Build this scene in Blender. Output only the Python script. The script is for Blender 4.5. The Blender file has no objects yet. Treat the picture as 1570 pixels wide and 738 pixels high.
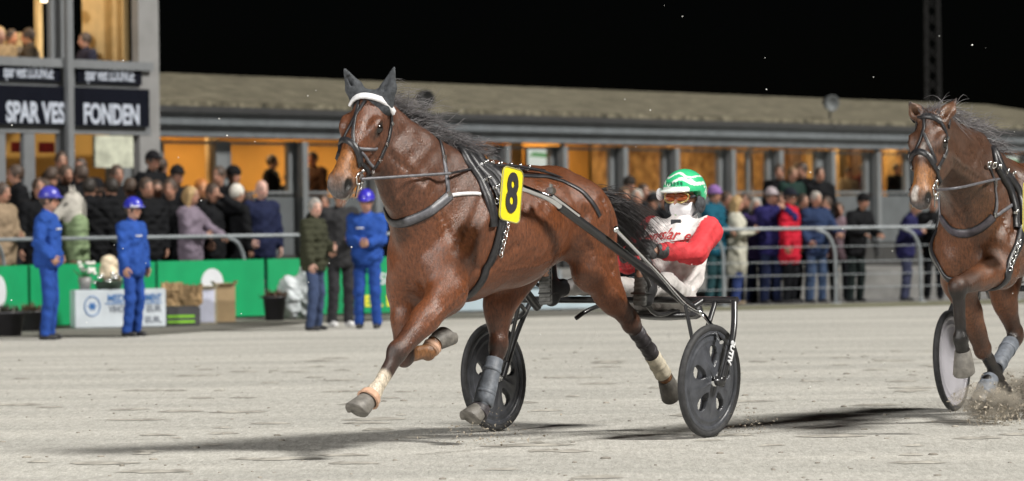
import bpy, bmesh, math, random
import numpy as np
from mathutils import Vector, Matrix
from mathutils.bvhtree import BVHTree

R = math.radians
scene = bpy.context.scene
COL = scene.collection
rng = random.Random(7)
nrng = np.random.RandomState(11)

# ------------------------------------------------------------------ camera
FPX, ROLL, CAMZ = 5400.0, 0.0125, 1.27          # focal length in photo pixels, slight roll, eye height
cam_d = bpy.data.cameras.new('camera')
cam = bpy.data.objects.new('camera', cam_d)
COL.objects.link(cam)
cam_d.sensor_width = 36.0
cam_d.lens = 36.0 * FPX / 1570.0
cam_d.shift_y = -24.0 / 1570.0
cam_d.clip_start = 0.5
cam_d.clip_end = 3000.0
cam.matrix_world = Matrix.Translation((0, 0, CAMZ)) @ Matrix.Rotation(R(90), 4, 'X') @ Matrix.Rotation(-ROLL, 4, 'Z')
cam_d.dof.use_dof = True
cam_d.dof.focus_distance = 20.6
cam_d.dof.aperture_fstop = 3.0
scene.camera = cam

# ------------------------------------------------------------------ night sky, floodlights, exposure
world = bpy.data.worlds.new('World')
scene.world = world
world.use_nodes = True
wn, wl = world.node_tree.nodes, world.node_tree.links
sky = wn.new('ShaderNodeTexSky')
sky.sky_type = 'NISHITA'
sky.sun_disc = False
SUN_EL, SUN_AZ = 45.0, 66.0          # key floodlight: elevation, and degrees from -Y (camera side) towards +X
sky.sun_elevation = R(SUN_EL)
sky.sun_rotation = R(180 - SUN_AZ)
wl.new(sky.outputs[0], wn['Background'].inputs[0])
wn['Background'].inputs[1].default_value = 0.00022

def light_dir(el, az):
    return Vector((math.cos(R(el)) * math.sin(R(az)), -math.cos(R(el)) * math.cos(R(az)), math.sin(R(el))))

sun_d = bpy.data.lights.new('floodlight_key', 'SUN')
sun_d.energy = 3.9
sun_d.angle = R(11.0)
sun_d.color = (1.0, 0.965, 0.90)
sun = bpy.data.objects.new('floodlight_key', sun_d)
COL.objects.link(sun)
sun.rotation_euler = light_dir(SUN_EL, SUN_AZ).to_track_quat('Z', 'Y').to_euler()
# a second floodlight mast stands far off to the left behind the photographer
fl_d = bpy.data.lights.new('floodlight_mast', 'SPOT')
fl_d.energy = 92000.0
fl_d.shadow_soft_size = 1.8
fl_d.spot_size = R(75)
fl_d.spot_blend = 0.6
fl_d.color = (1.0, 0.97, 0.93)
fl = bpy.data.objects.new('floodlight_mast', fl_d)
COL.objects.link(fl)
fl.location = (-34, -22, 27)
fl.rotation_euler = (Vector(fl.location) - Vector((-1, 30, 0))).to_track_quat('Z', 'Y').to_euler()

vs = scene.view_settings
vs.view_transform = 'Standard'
vs.look = 'None'
vs.gamma = 1.0
vs.exposure = 0.42
vs.use_curve_mapping = False
# ------------------------------------------------------------------ placing helpers
def ray(px, py):
    dx, e = px - 785.0, 369.0 - py
    return (dx + ROLL * e) / FPX, (e - ROLL * dx - 24.0) / FPX

def at(px, py, d):
    u, v = ray(px, py)
    return Vector((u * d, d, CAMZ + v * d))

def ground_at(px, py, z=0.0):
    u, v = ray(px, py)
    d = (z - CAMZ) / v
    return Vector((u * d, d, z))

class Frame:
    """A thing's own frame: x forward, y to its left, z up."""
    def __init__(s, O, th):
        t = R(th)
        s.O = np.array((O[0], O[1], 0.0))
        s.F = np.array((-math.sin(t), -math.cos(t), 0.0))
        s.L = np.array((math.cos(t), -math.sin(t), 0.0))
        s.phi = math.atan2(s.F[1], s.F[0])
    def un(s, px, py, yl):
        u, v = ray(px, py)
        d = (yl + s.O @ s.L) / (u * s.L[0] + s.L[1])
        P = np.array((u * d, d, CAMZ + v * d)) - s.O
        return np.array((P @ s.F, yl, P[2]))
    def world(s, p):
        return s.O + s.F * p[0] + s.L * p[1] + np.array((0, 0, p[2]))
    def local(s, w):
        q = np.array(w) - s.O
        return np.array((q @ s.F, q @ s.L, q[2]))
    def place(s, o):
        o.location = Vector(s.O)
        o.rotation_euler = (0, 0, s.phi)

# ------------------------------------------------------------------ object helpers
def link(name, me, mat=None, parent=None):
    o = bpy.data.objects.new(name, me)
    COL.objects.link(o)
    if mat is not None:
        for m in (mat if isinstance(mat, (list, tuple)) else [mat]):
            me.materials.append(m)
    if parent is not None:
        o.parent = parent
    return o

def empty(name, loc=(0, 0, 0), rz=0.0):
    o = bpy.data.objects.new(name, None)
    COL.objects.link(o)
    o.location = loc
    o.rotation_euler = (0, 0, rz)
    o.empty_display_size = 0.2
    return o

def tag(o, label=None, cat=None, group=None, kind=None):
    if label: o['label'] = label
    if cat: o['category'] = cat
    if group: o['group'] = group
    if kind: o['kind'] = kind
    return o

def V(*a):
    return np.array(a, float)

def unit(v):
    v = np.array(v, float)
    return v / max(1e-9, np.linalg.norm(v))

def mesh_from(name, verts, faces, smooth=True):
    me = bpy.data.meshes.new(name)
    me.from_pydata([tuple(map(float, v)) for v in verts], [], [tuple(map(int, q)) for q in faces])
    me.polygons.foreach_set('use_smooth', [smooth] * len(me.polygons))
    me.update()
    return me

class MB:
    """Collects shapes into one mesh."""
    def __init__(s):
        s.v, s.f, s.m, s.sm = [], [], [], []
        s.cur = 0
    def add(s, vs_, fs_, smooth=False):
        b = len(s.v)
        s.v += [tuple(map(float, q)) for q in vs_]
        s.f += [tuple(b + int(i) for i in q) for q in fs_]
        s.m += [s.cur] * len(fs_)
        s.sm += [smooth] * len(fs_)
    def box(s, c, size, ax=None, bev=0.0):
        c = V(*c); hx, hy, hz = [q / 2 for q in size]
        X, Y, Z = ax if ax is not None else (V(1, 0, 0), V(0, 1, 0), V(0, 0, 1))
        if bev <= 0:
            p = [c + X * i * hx + Y * j * hy + Z * k * hz for k in (-1, 1) for j in (-1, 1) for i in (-1, 1)]
            s.add(p, [(0, 2, 3, 1), (4, 5, 7, 6), (0, 1, 5, 4), (2, 6, 7, 3), (0, 4, 6, 2), (1, 3, 7, 5)])
            return
        bm = bmesh.new()
        bmesh.ops.create_cube(bm, size=1.0)
        for v in bm.verts:
            v.co = Vector((v.co.x * 2 * hx, v.co.y * 2 * hy, v.co.z * 2 * hz))
        bmesh.ops.bevel(bm, geom=bm.edges[:], offset=bev, segments=2, affect='EDGES')
        bm.verts.index_update()
        s.add([c + X * v.co.x + Y * v.co.y + Z * v.co.z for v in bm.verts], [[v.index for v in q.verts] for q in bm.faces])
        bm.free()
    def tube(s, pts, r, n=10, caps=True, smooth=True):
        P = [np.array(p, float) for p in pts]
        if not hasattr(r, '__len__'): r = [r] * len(P)
        T = [unit((P[min(i + 1, len(P) - 1)] - P[max(i - 1, 0)])) for i in range(len(P))]
        up = V(0, 0, 1) if abs(T[0][2]) < 0.9 else V(1, 0, 0)
        N = unit(np.cross(T[0], up))
        vs_, fs_ = [], []
        for i in range(len(P)):
            N = unit(N - T[i] * (N @ T[i]))
            B = np.cross(T[i], N)
            for k in range(n):
                a = 2 * math.pi * k / n
                vs_.append(P[i] + (N * math.cos(a) + B * math.sin(a)) * r[i])
        for i in range(len(P) - 1):
            for k in range(n):
                a, b = i * n + k, i * n + (k + 1) % n
                fs_.append((a, b, b + n, a + n))
        s.add(vs_, fs_, smooth)
        if caps:
            b = len(vs_)
            s.add(vs_[:n], [tuple(range(n - 1, -1, -1))])
            s.add(vs_[b - n:], [tuple(range(n))])
    def bar(s, a, b, w, h, up=(0, 0, 1)):
        a, b = V(*a), V(*b)
        X = unit(b - a); Y = unit(np.cross(up, X)); Z = np.cross(X, Y)
        s.box((a + b) / 2, (np.linalg.norm(b - a), w, h), (X, Y, Z))
    def ball(s, c, r, seg=14, ring=9, ax=None):
        c = V(*c)
        r3 = r if hasattr(r, '__len__') else (r, r, r)
        X, Y, Z = ax if ax is not None else (V(1, 0, 0), V(0, 1, 0), V(0, 0, 1))
        vs_, fs_ = [c + Z * r3[2]], []
        for i in range(1, ring):
            t = math.pi * i / ring
            for k in range(seg):
                a = 2 * math.pi * k / seg
                vs_.append(c + X * r3[0] * math.sin(t) * math.cos(a) + Y * r3[1] * math.sin(t) * math.sin(a) + Z * r3[2] * math.cos(t))
        vs_.append(c - Z * r3[2])
        for k in range(seg):
            fs_.append((0, 1 + k, 1 + (k + 1) % seg))
            for i in range(ring - 2):
                a, b = 1 + i * seg + k, 1 + i * seg + (k + 1) % seg
                fs_.append((a, a + seg, b + seg, b))
            fs_.append((len(vs_) - 1, 1 + (ring - 2) * seg + (k + 1) % seg, 1 + (ring - 2) * seg + k))
        s.add(vs_, fs_, True)
    def lathe(s, c, axis, prof, n=32, smooth=True, up=(0, 0, 1)):
        """prof: (distance along axis, radius) pairs."""
        c = V(*c); Z = unit(axis)
        u = V(*up) if abs(np.dot(unit(up), Z)) < 0.95 else V(1, 0, 0)
        X = unit(np.cross(u, Z)); Y = np.cross(Z, X)
        vs_, fs_ = [], []
        for (h, r) in prof:
            for k in range(n):
                a = 2 * math.pi * k / n
                vs_.append(c + Z * h + (X * math.cos(a) + Y * math.sin(a)) * r)
        for i in range(len(prof) - 1):
            for k in range(n):
                a, b = i * n + k, i * n + (k + 1) % n
                fs_.append((a, b, b + n, a + n))
        s.add(vs_, fs_, smooth)
    def poly(s, pts, smooth=False):
        s.add(pts, [tuple(range(len(pts)))], smooth)
    def prism(s, pts, off):
        """flat outline pts extruded by the vector off"""
        n = len(pts); off = V(*off)
        a = [V(*p) for p in pts]
        s.add(a + [p + off for p in a], [tuple(range(n - 1, -1, -1)), tuple(range(n, 2 * n))] + [(i, (i + 1) % n, n + (i + 1) % n, n + i) for i in range(n)])
    def build(s, name, mat, parent=None):
        me = bpy.data.meshes.new(name)
        me.from_pydata(s.v, [], s.f)
        me.polygons.foreach_set('use_smooth', s.sm)
        if any(s.m): me.polygons.foreach_set('material_index', s.m)
        me.update()
        bm = bmesh.new(); bm.from_mesh(me)
        bmesh.ops.recalc_face_normals(bm, faces=bm.faces[:])
        bm.to_mesh(me); bm.free()
        return link(name, me, mat, parent)

# ------------------------------------------------------------------ rounded bodies: smooth union of cones and ellipsoids
class Field:
    def __init__(s, lo, hi, h):
        s.lo, s.h = np.array(lo, float), h
        n = np.ceil((np.array(hi, float) - s.lo) / h).astype(int) + 1
        s.n = n
        s.v = np.full(n, 1.0, np.float32)
        s.ax = [(s.lo[i] + np.arange(n[i]) * h).astype(np.float32) for i in range(3)]
    def _put(s, lo, hi, fn, k, op):
        i0 = np.clip(np.floor((np.array(lo) - s.lo) / s.h).astype(int), 0, s.n)
        i1 = np.clip(np.ceil((np.array(hi) - s.lo) / s.h).astype(int) + 1, 0, s.n)
        if np.any(i1 <= i0): return
        sl = tuple(slice(a, b) for a, b in zip(i0, i1))
        X = s.ax[0][sl[0]][:, None, None]; Y = s.ax[1][sl[1]][None, :, None]; Z = s.ax[2][sl[2]][None, None, :]
        b = fn(X, Y, Z).astype(np.float32)
        a = s.v[sl]
        if op == 'sub':
            a = -a
            hh = np.maximum(k - np.abs(a - b), 0) / k
            s.v[sl] = -(np.minimum(a, b) - hh * hh * k * 0.25)
        else:
            hh = np.maximum(k - np.abs(a - b), 0) / k
            s.v[sl] = np.minimum(a, b) - hh * hh * k * 0.25
    def cone(s, a, b, ra, rb=None, k=0.03, u=None, f=1.0, op='add'):
        a, b = V(*a), V(*b)
        rb = ra if rb is None else rb
        ab = b - a; L2 = max(ab @ ab, 1e-9)
        m = max(ra, rb) * max(1, f) + k + 3 * s.h
        uu = None if u is None else unit(u)
        def fn(X, Y, Z):
            x, y, z = X - a[0], Y - a[1], Z - a[2]
            t = np.clip((x * ab[0] + y * ab[1] + z * ab[2]) / L2, 0, 1)
            qx, qy, qz = x - t * ab[0], y - t * ab[1], z - t * ab[2]
            q2 = qx * qx + qy * qy + qz * qz
            if uu is not None:
                du = qx * uu[0] + qy * uu[1] + qz * uu[2]
                q2 = np.maximum(q2 + du * du * (1 / (f * f) - 1), 0)
            return (np.sqrt(q2) - (ra + (rb - ra) * t)) * min(1.0, f)
        s._put(np.minimum(a, b) - m, np.maximum(a, b) + m, fn, k, op)
        return s
    def ell(s, c, r, k=0.03, ax=None, op='add'):
        c = V(*c); r = V(*r)
        A = np.array(ax) if ax is not None else np.eye(3)
        m = float(r.max()) + k + 3 * s.h
        def fn(X, Y, Z):
            x, y, z = X - c[0], Y - c[1], Z - c[2]
            k0 = 0; k1 = 0
            for i in range(3):
                q = x * A[i][0] + y * A[i][1] + z * A[i][2]
                k0 = k0 + (q / r[i]) ** 2; k1 = k1 + (q / (r[i] ** 2)) ** 2
            k0 = np.sqrt(k0); k1 = np.sqrt(k1)
            return np.where(k1 > 1e-6, k0 * (k0 - 1) / np.maximum(k1, 1e-6), -float(r.min()))
        s._put(c - m, c + m, fn, k, op)
        return s
    def ripple(s, amp, fr, seed=0):
        X = s.ax[0][:, None, None]; Y = s.ax[1][None, :, None]; Z = s.ax[2][None, None, :]
        p = np.random.RandomState(seed).uniform(0, 6.28, 6)
        s.v += amp * (np.sin(fr * X + 0.6 * fr * Z + p[0]) * np.sin(0.8 * fr * Y - 0.5 * fr * Z + p[1]) + 0.6 * np.sin(1.9 * fr * Z + 1.1 * fr * X + p[2]) * np.sin(1.3 * fr * Y + p[3]))
        return s
    def cut(s, fn):
        X = s.ax[0][:, None, None]; Y = s.ax[1][None, :, None]; Z = s.ax[2][None, None, :]
        s.v = np.maximum(s.v, fn(X, Y, Z).astype(np.float32))
        return s
    def surface(s, smooth=1):
        v = s.v.copy()
        v[0] = v[-1] = 1; v[:, 0] = v[:, -1] = 1; v[:, :, 0] = v[:, :, -1] = 1
        ins = v < 0
        cnt = np.zeros(np.array(v.shape) - 1, np.int8)
        offs = [(i, j, k) for i in (0, 1) for j in (0, 1) for k in (0, 1)]
        for o in offs:
            cnt += ins[o[0]:v.shape[0] - 1 + o[0], o[1]:v.shape[1] - 1 + o[1], o[2]:v.shape[2] - 1 + o[2]]
        ci = np.argwhere((cnt > 0) & (cnt < 8))
        cv = {o: v[ci[:, 0] + o[0], ci[:, 1] + o[1], ci[:, 2] + o[2]] for o in offs}
        acc = np.zeros((len(ci), 3)); num = np.zeros(len(ci))
        for o in offs:
            for d in range(3):
                if o[d] == 0:
                    o2 = tuple(1 if q == d else o[q] for q in range(3))
                    a, b = cv[o], cv[o2]
                    cr = (a < 0) != (b < 0)
                    t = np.where(cr, a / np.where(cr, a - b, 1), 0)
                    p = np.tile(np.array(o, float), (len(ci), 1)); p[:, d] = t
                    acc += p * cr[:, None]; num += cr
        P = s.lo + (ci + acc / num[:, None]) * s.h
        idx = np.full(cnt.shape, -1, np.int64)
        idx[ci[:, 0], ci[:, 1], ci[:, 2]] = np.arange(len(ci))
        quads = []
        for d in range(3):
            e1, e2 = (d + 1) % 3, (d + 2) % 3
            lo = [slice(None)] * 3; hi = [slice(None)] * 3
            lo[d] = slice(0, -1); hi[d] = slice(1, None)
            A_, B_ = ins[tuple(lo)], ins[tuple(hi)]
            ed = np.argwhere(A_ != B_)
            ok = (ed[:, e1] > 0) & (ed[:, e2] > 0) & (ed[:, e1] < cnt.shape[e1]) & (ed[:, e2] < cnt.shape[e2])
            ed = ed[ok]
            fl_ = A_[ed[:, 0], ed[:, 1], ed[:, 2]]
            c = []
            for (p, q) in ((1, 1), (0, 1), (0, 0), (1, 0)):
                g = ed.copy(); g[:, e1] -= p; g[:, e2] -= q
                c.append(idx[g[:, 0], g[:, 1], g[:, 2]])
            c = np.stack(c, 1)
            c[~fl_] = c[~fl_][:, ::-1]
            quads.append(c)
        Q = np.concatenate(quads)
        E_ = np.concatenate([Q[:, [0, 1]], Q[:, [1, 2]], Q[:, [2, 3]], Q[:, [3, 0]]])
        for _ in range(smooth):
            sm = np.zeros_like(P); n_ = np.zeros(len(P))
            np.add.at(sm, E_[:, 0], P[E_[:, 1]]); np.add.at(n_, E_[:, 0], 1)
            np.add.at(sm, E_[:, 1], P[E_[:, 0]]); np.add.at(n_, E_[:, 1], 1)
            P = P * 0.5 + sm / np.maximum(n_, 1)[:, None] * 0.5
        return P, Q

def np_mesh(name, P, Q, smooth=True):
    me = bpy.data.meshes.new(name)
    me.vertices.add(len(P)); me.vertices.foreach_set('co', np.asarray(P, np.float32).ravel())
    nq = Q.shape[1]
    me.loops.add(Q.size); me.loops.foreach_set('vertex_index', Q.astype(np.int32).ravel())
    me.polygons.add(len(Q))
    me.polygons.foreach_set('loop_start', np.arange(0, Q.size, nq, dtype=np.int32))
    me.polygons.foreach_set('use_smooth', np.full(len(Q), smooth))
    me.update(calc_edges=True); me.validate()
    return me

def set_color(me, C, name='Col'):
    a = me.color_attributes.new(name, 'FLOAT_COLOR', 'POINT')
    out = np.ones((len(C), 4), np.float32); out[:, :3] = C
    a.data.foreach_set('color', out.ravel())

def seg_dist(P, a, b):
    a, b = V(*a), V(*b); ab = b - a
    t = np.clip(((P - a) @ ab) / max(ab @ ab, 1e-9), 0, 1)
    return np.linalg.norm(P - a - t[:, None] * ab, axis=1), t

# ------------------------------------------------------------------ materials
MATS = {}
def mat(name, col, rough=0.6, metal=0.0, var=0.12, scale=6.0, bump=0.0, bscale=60.0, coat=0.0, spec=0.5, col2=None, sheen=0.0):
    if name in MATS: return MATS[name]
    m = bpy.data.materials.new(name); m.use_nodes = True
    nt = m.node_tree; N, Lk = nt.nodes, nt.links
    b = N['Principled BSDF']
    b.inputs['Roughness'].default_value = rough
    b.inputs['Metallic'].default_value = metal
    b.inputs['Specular IOR Level'].default_value = spec
    b.inputs['Coat Weight'].default_value = coat
    b.inputs['Sheen Weight'].default_value = sheen
    tc = N.new('ShaderNodeTexCoord')
    nz = N.new('ShaderNodeTexNoise'); nz.inputs['Scale'].default_value = scale; nz.inputs['Detail'].default_value = 5
    Lk.new(tc.outputs['Object'], nz.inputs['Vector'])
    rp = N.new('ShaderNodeValToRGB')
    c2 = col2 if col2 is not None else tuple(min(1, q * (1 + var)) for q in col)
    c1 = col if col2 is not None else tuple(q * (1 - var) for q in col)
    rp.color_ramp.elements[0].position = 0.32; rp.color_ramp.elements[1].position = 0.68
    rp.color_ramp.elements[0].color = (*c1, 1); rp.color_ramp.elements[1].color = (*c2, 1)
    Lk.new(nz.outputs['Fac'], rp.inputs['Fac']); Lk.new(rp.outputs['Color'], b.inputs['Base Color'])
    if bump > 0:
        n2 = N.new('ShaderNodeTexNoise'); n2.inputs['Scale'].default_value = bscale; n2.inputs['Detail'].default_value = 4
        Lk.new(tc.outputs['Object'], n2.inputs['Vector'])
        bp = N.new('ShaderNodeBump'); bp.inputs['Strength'].default_value = bump; bp.inputs['Distance'].default_value = 0.01
        Lk.new(n2.outputs['Fac'], bp.inputs['Height']); Lk.new(bp.outputs['Normal'], b.inputs['Normal'])
    MATS[name] = m
    return m

def emit(name, col, strength):
    if name in MATS: return MATS[name]
    m = bpy.data.materials.new(name); m.use_nodes = True
    b = m.node_tree.nodes['Principled BSDF']
    b.inputs['Base Color'].default_value = (*col, 1)
    b.inputs['Emission Color'].default_value = (*col, 1)
    b.inputs['Emission Strength'].default_value = strength
    MATS[name] = m
    return m

def attr_mat(name, rough=0.5, bump=0.25, bscale=300, var=0.25, vscale=9.0, stretch=(1, 1, 1), sheen=0.0, spec=0.5, rvar=0.0):
    """base colour from the mesh's own colour patches, mottled by noise"""
    if name in MATS: return MATS[name]
    m = bpy.data.materials.new(name); m.use_nodes = True
    N, Lk = m.node_tree.nodes, m.node_tree.links
    b = N['Principled BSDF']
    b.inputs['Roughness'].default_value = rough
    b.inputs['Specular IOR Level'].default_value = spec
    b.inputs['Sheen Weight'].default_value = sheen
    at_ = N.new('ShaderNodeAttribute'); at_.attribute_name = 'Col'
    tc = N.new('ShaderNodeTexCoord')
    mp = N.new('ShaderNodeMapping'); mp.inputs['Scale'].default_value = stretch
    Lk.new(tc.outputs['Object'], mp.inputs['Vector'])
    nz = N.new('ShaderNodeTexNoise'); nz.inputs['Scale'].default_value = vscale; nz.inputs['Detail'].default_value = 8; nz.inputs['Roughness'].default_value = 0.65
    Lk.new(mp.outputs['Vector'], nz.inputs['Vector'])
    mr = N.new('ShaderNodeMapRange'); mr.inputs['From Min'].default_value = 0.3; mr.inputs['From Max'].default_value = 0.7
    mr.inputs['To Min'].default_value = 1 - var; mr.inputs['To Max'].default_value = 1 + var
    Lk.new(nz.outputs['Fac'], mr.inputs['Value'])
    mx = N.new('ShaderNodeVectorMath'); mx.operation = 'SCALE'
    Lk.new(at_.outputs['Color'], mx.inputs[0]); Lk.new(mr.outputs['Result'], mx.inputs['Scale'])
    Lk.new(mx.outputs['Vector'], b.inputs['Base Color'])
    if rvar > 0:
        m2 = N.new('ShaderNodeMapRange'); m2.inputs['From Min'].default_value = 0.35; m2.inputs['From Max'].default_value = 0.65
        m2.inputs['To Min'].default_value = rough - rvar; m2.inputs['To Max'].default_value = rough + rvar
        n3 = N.new('ShaderNodeTexNoise'); n3.inputs['Scale'].default_value = 3.5; n3.inputs['Detail'].default_value = 6
        Lk.new(tc.outputs['Object'], n3.inputs['Vector']); Lk.new(n3.outputs['Fac'], m2.inputs['Value']); Lk.new(m2.outputs['Result'], b.inputs['Roughness'])
    n2 = N.new('ShaderNodeTexNoise'); n2.inputs['Scale'].default_value = bscale; n2.inputs['Detail'].default_value = 3
    Lk.new(mp.outputs['Vector'], n2.inputs['Vector'])
    bp = N.new('ShaderNodeBump'); bp.inputs['Strength'].default_value = bump; bp.inputs['Distance'].default_value = 0.006
    Lk.new(n2.outputs['Fac'], bp.inputs['Height']); Lk.new(bp.outputs['Normal'], b.inputs['Normal'])
    MATS[name] = m
    return m

def catmull(pts, step):
    P = [np.array(p, float) for p in pts]
    P = [2 * P[0] - P[1]] + P + [2 * P[-1] - P[-2]]
    out = []
    for i in range(1, len(P) - 2):
        n = max(2, int(np.linalg.norm(P[i + 1] - P[i]) / step))
        for k in range(n):
            t = k / n
            out.append(0.5 * (2 * P[i] + (P[i + 1] - P[i - 1]) * t + (2 * P[i - 1] - 5 * P[i] + 4 * P[i + 1] - P[i + 2]) * t * t + (3 * P[i] - P[i - 1] - 3 * P[i + 1] + P[i + 2]) * t ** 3))
    out.append(P[-2])
    return out

def text_mesh(body, size, extrude=0.002, bold=0.0, name='lettering', squeeze=1.0, shear=0.0):
    cu = bpy.data.curves.new('t', 'FONT')
    cu.body = body; cu.size = size; cu.extrude = extrude; cu.offset = bold; cu.align_x = 'CENTER'; cu.align_y = 'CENTER'; cu.shear = shear
    cu.resolution_u = 4
    o = bpy.data.objects.new('t', cu); COL.objects.link(o)
    me = bpy.data.meshes.new_from_object(o.evaluated_get(bpy.context.evaluated_depsgraph_get()))
    bpy.data.objects.remove(o); bpy.data.curves.remove(cu)
    me.name = name
    if squeeze != 1.0:
        for v in me.vertices: v.co.x *= squeeze
    return me

def axes_matrix(c, X, Y, Z):
    return Matrix(((X[0], Y[0], Z[0], c[0]), (X[1], Y[1], Z[1], c[1]), (X[2], Y[2], Z[2], c[2]), (0, 0, 0, 1)))

def lettering(body, size, c, right, up, material, parent=None, name='lettering', bold=0.0, extrude=0.003, squeeze=1.0, width=None, shear=0.0):
    me = text_mesh(body, size, extrude, bold, name, squeeze, shear)
    if width:
        xs = [v.co.x for v in me.vertices]; k = width / max(1e-6, max(xs) - min(xs)); mid = (max(xs) + min(xs)) / 2
        for v in me.vertices: v.co.x = (v.co.x - mid) * k
    o = link(name, me, material, parent)
    X = unit(right); Y = unit(np.array(up) - X * (np.array(up) @ X)); Z = np.cross(X, Y)
    o.matrix_local = axes_matrix(c, X, Y, Z)
    return o

# ================================================================== the track, the verge, the terrace
def ground_mat(name, c1, c2, c3, scale, stretch, rough=.9, bump=.5, streak=.5, grain=(1.6, .38, 1)):
    m = bpy.data.materials.new(name); m.use_nodes = True
    N, Lk = m.node_tree.nodes, m.node_tree.links
    b = N['Principled BSDF']; b.inputs['Roughness'].default_value = rough; b.inputs['Specular IOR Level'].default_value = .25
    tc = N.new('ShaderNodeTexCoord')
    def noise(sc, st, det=6, ro=.6):
        mp = N.new('ShaderNodeMapping'); mp.inputs['Scale'].default_value = st
        mp.inputs['Rotation'].default_value = (0, 0, R(8))
        nz = N.new('ShaderNodeTexNoise'); nz.inputs['Scale'].default_value = sc; nz.inputs['Detail'].default_value = det; nz.inputs['Roughness'].default_value = ro
        Lk.new(tc.outputs['Object'], mp.inputs['Vector']); Lk.new(mp.outputs['Vector'], nz.inputs['Vector'])
        return nz.outputs['Fac']
    def ramp(f, p0, p1, a, bb):
        r_ = N.new('ShaderNodeValToRGB'); r_.color_ramp.elements[0].position = p0; r_.color_ramp.elements[1].position = p1
        r_.color_ramp.elements[0].color = (*a, 1); r_.color_ramp.elements[1].color = (*bb, 1); Lk.new(f, r_.inputs['Fac']); return r_.outputs['Color']
    def mix(f, a, bb, mode='MIX'):
        x = N.new('ShaderNodeMix'); x.data_type = 'RGBA'; x.blend_type = mode
        if isinstance(f, float): x.inputs[0].default_value = f
        else: Lk.new(f, x.inputs[0])
        Lk.new(a, x.inputs[6]); Lk.new(bb, x.inputs[7]); return x.outputs[2]
    big = ramp(noise(scale, stretch), .35, .65, c1, c2)
    fine = ramp(noise(11, grain, 5, .8), .30, .72, (.76, .75, .73), (1.20, 1.20, 1.20))
    fine = mix(1.0, fine, ramp(noise(38, grain, 3, .8), .35, .70, (.78, .78, .77), (1.18, 1.18, 1.18)), 'MULTIPLY')
    dirt = noise(scale * 2.3, (stretch[0] * .6, stretch[1] * 2.0, 1), 7, .7)
    dm = N.new('ShaderNodeMapRange'); dm.inputs['From Min'].default_value = .60; dm.inputs['From Max'].default_value = .74; Lk.new(dirt, dm.inputs['Value'])
    dk = N.new('ShaderNodeRGB'); dk.outputs[0].default_value = (*c3, 1)
    col = mix(1.0, big, fine, 'MULTIPLY')
    ms = N.new('ShaderNodeMath'); ms.operation = 'MULTIPLY'; ms.inputs[1].default_value = streak; Lk.new(dm.outputs[0], ms.inputs[0])
    col = mix(ms.outputs[0], col, dk.outputs[0])
    Lk.new(col, b.inputs['Base Color'])
    bp = N.new('ShaderNodeBump'); bp.inputs['Strength'].default_value = bump; bp.inputs['Distance'].default_value = .04
    Lk.new(noise(9, grain, 6, .75), bp.inputs['Height']); Lk.new(bp.outputs['Normal'], b.inputs['Normal'])
    return m

M_SAND = ground_mat('track_sand', (.43, .425, .40), (.555, .545, .51), (.26, .25, .22), .8, (.28, 1.3, 1), streak=.50, bump=.7)
M_VERGE = ground_mat('verge_asphalt_shade', (.10, .098, .088), (.21, .205, .185), (.035, .034, .03), 1.1, (.5, 1.4, 1), streak=.6)  # dark asphalt, with the shadow band beside the boards put into its colour
M_PAVE = ground_mat('terrace_paving', (.20, .20, .205), (.28, .28, .285), (.09, .09, .09), 1.2, (1, 1, 1), streak=.3)
M_GRASSY = ground_mat('grassy_edge', (.12, .125, .075), (.25, .245, .18), (.05, .06, .03), 3.0, (.6, 1.5, 1), streak=.4)

# edge of the track: polyline of (photo x, distance)
EDGE = [(-160, 42.2), (0, 44.6), (200, 48.0), (400, 49.7), (620, 50.8), (850, 51.7), (1080, 52.6), (1300, 53.6), (1500, 54.6), (1800, 56.5)]
def edge_pt(px, off=0.0, z=0.0):
    xs = [e[0] for e in EDGE]; d = float(np.interp(px, xs, [e[1] for e in EDGE]))
    d2 = float(np.interp(px + 5, xs, [e[1] for e in EDGE]))
    p = V((px - 785) / FPX * d, d); q = V((px + 5 - 785) / FPX * d2, d2)
    t = unit(q - p); n = V(-t[1], t[0])                     # away from the track
    p = p + n * off
    return V(p[0], p[1], z)
def edge_dir(px):
    a, b = edge_pt(px - 8), edge_pt(px + 8)
    t = unit(b - a); return t, V(t[1], -t[0], 0)            # along, and towards the track

me = bpy.data.meshes.new('ground')
bm = bmesh.new()
bmesh.ops.create_grid(bm, x_segments=60, y_segments=60, size=1.0)
for v in bm.verts:
    v.co = Vector((v.co.x * 900, v.co.y * 900 + 100, 0))
bm.to_mesh(me); bm.free()
tag(link('ground', me, M_SAND), kind='structure')

def band(name, o0, o1, z, material, px0=-150, px1=1790, step=20):
    vs_, fs_ = [], []
    pxs = list(range(px0, px1 + 1, step))
    for i, px in enumerate(pxs):
        vs_ += [edge_pt(px, o0, z), edge_pt(px, o1, z)]
    for i in range(len(pxs) - 1):
        a = 2 * i; fs_.append((a, a + 2, a + 3, a + 1))
    o = link(name, mesh_from(name, vs_, fs_, False), material)
    return tag(o, kind='structure')
band('verge', -2.9, .35, .004, M_VERGE, -150, 900)
band('verge', -2.0, .35, .005, M_GRASSY, 900, 1790)
band('pavement', .35, 14.0, .008, M_PAVE)
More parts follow.
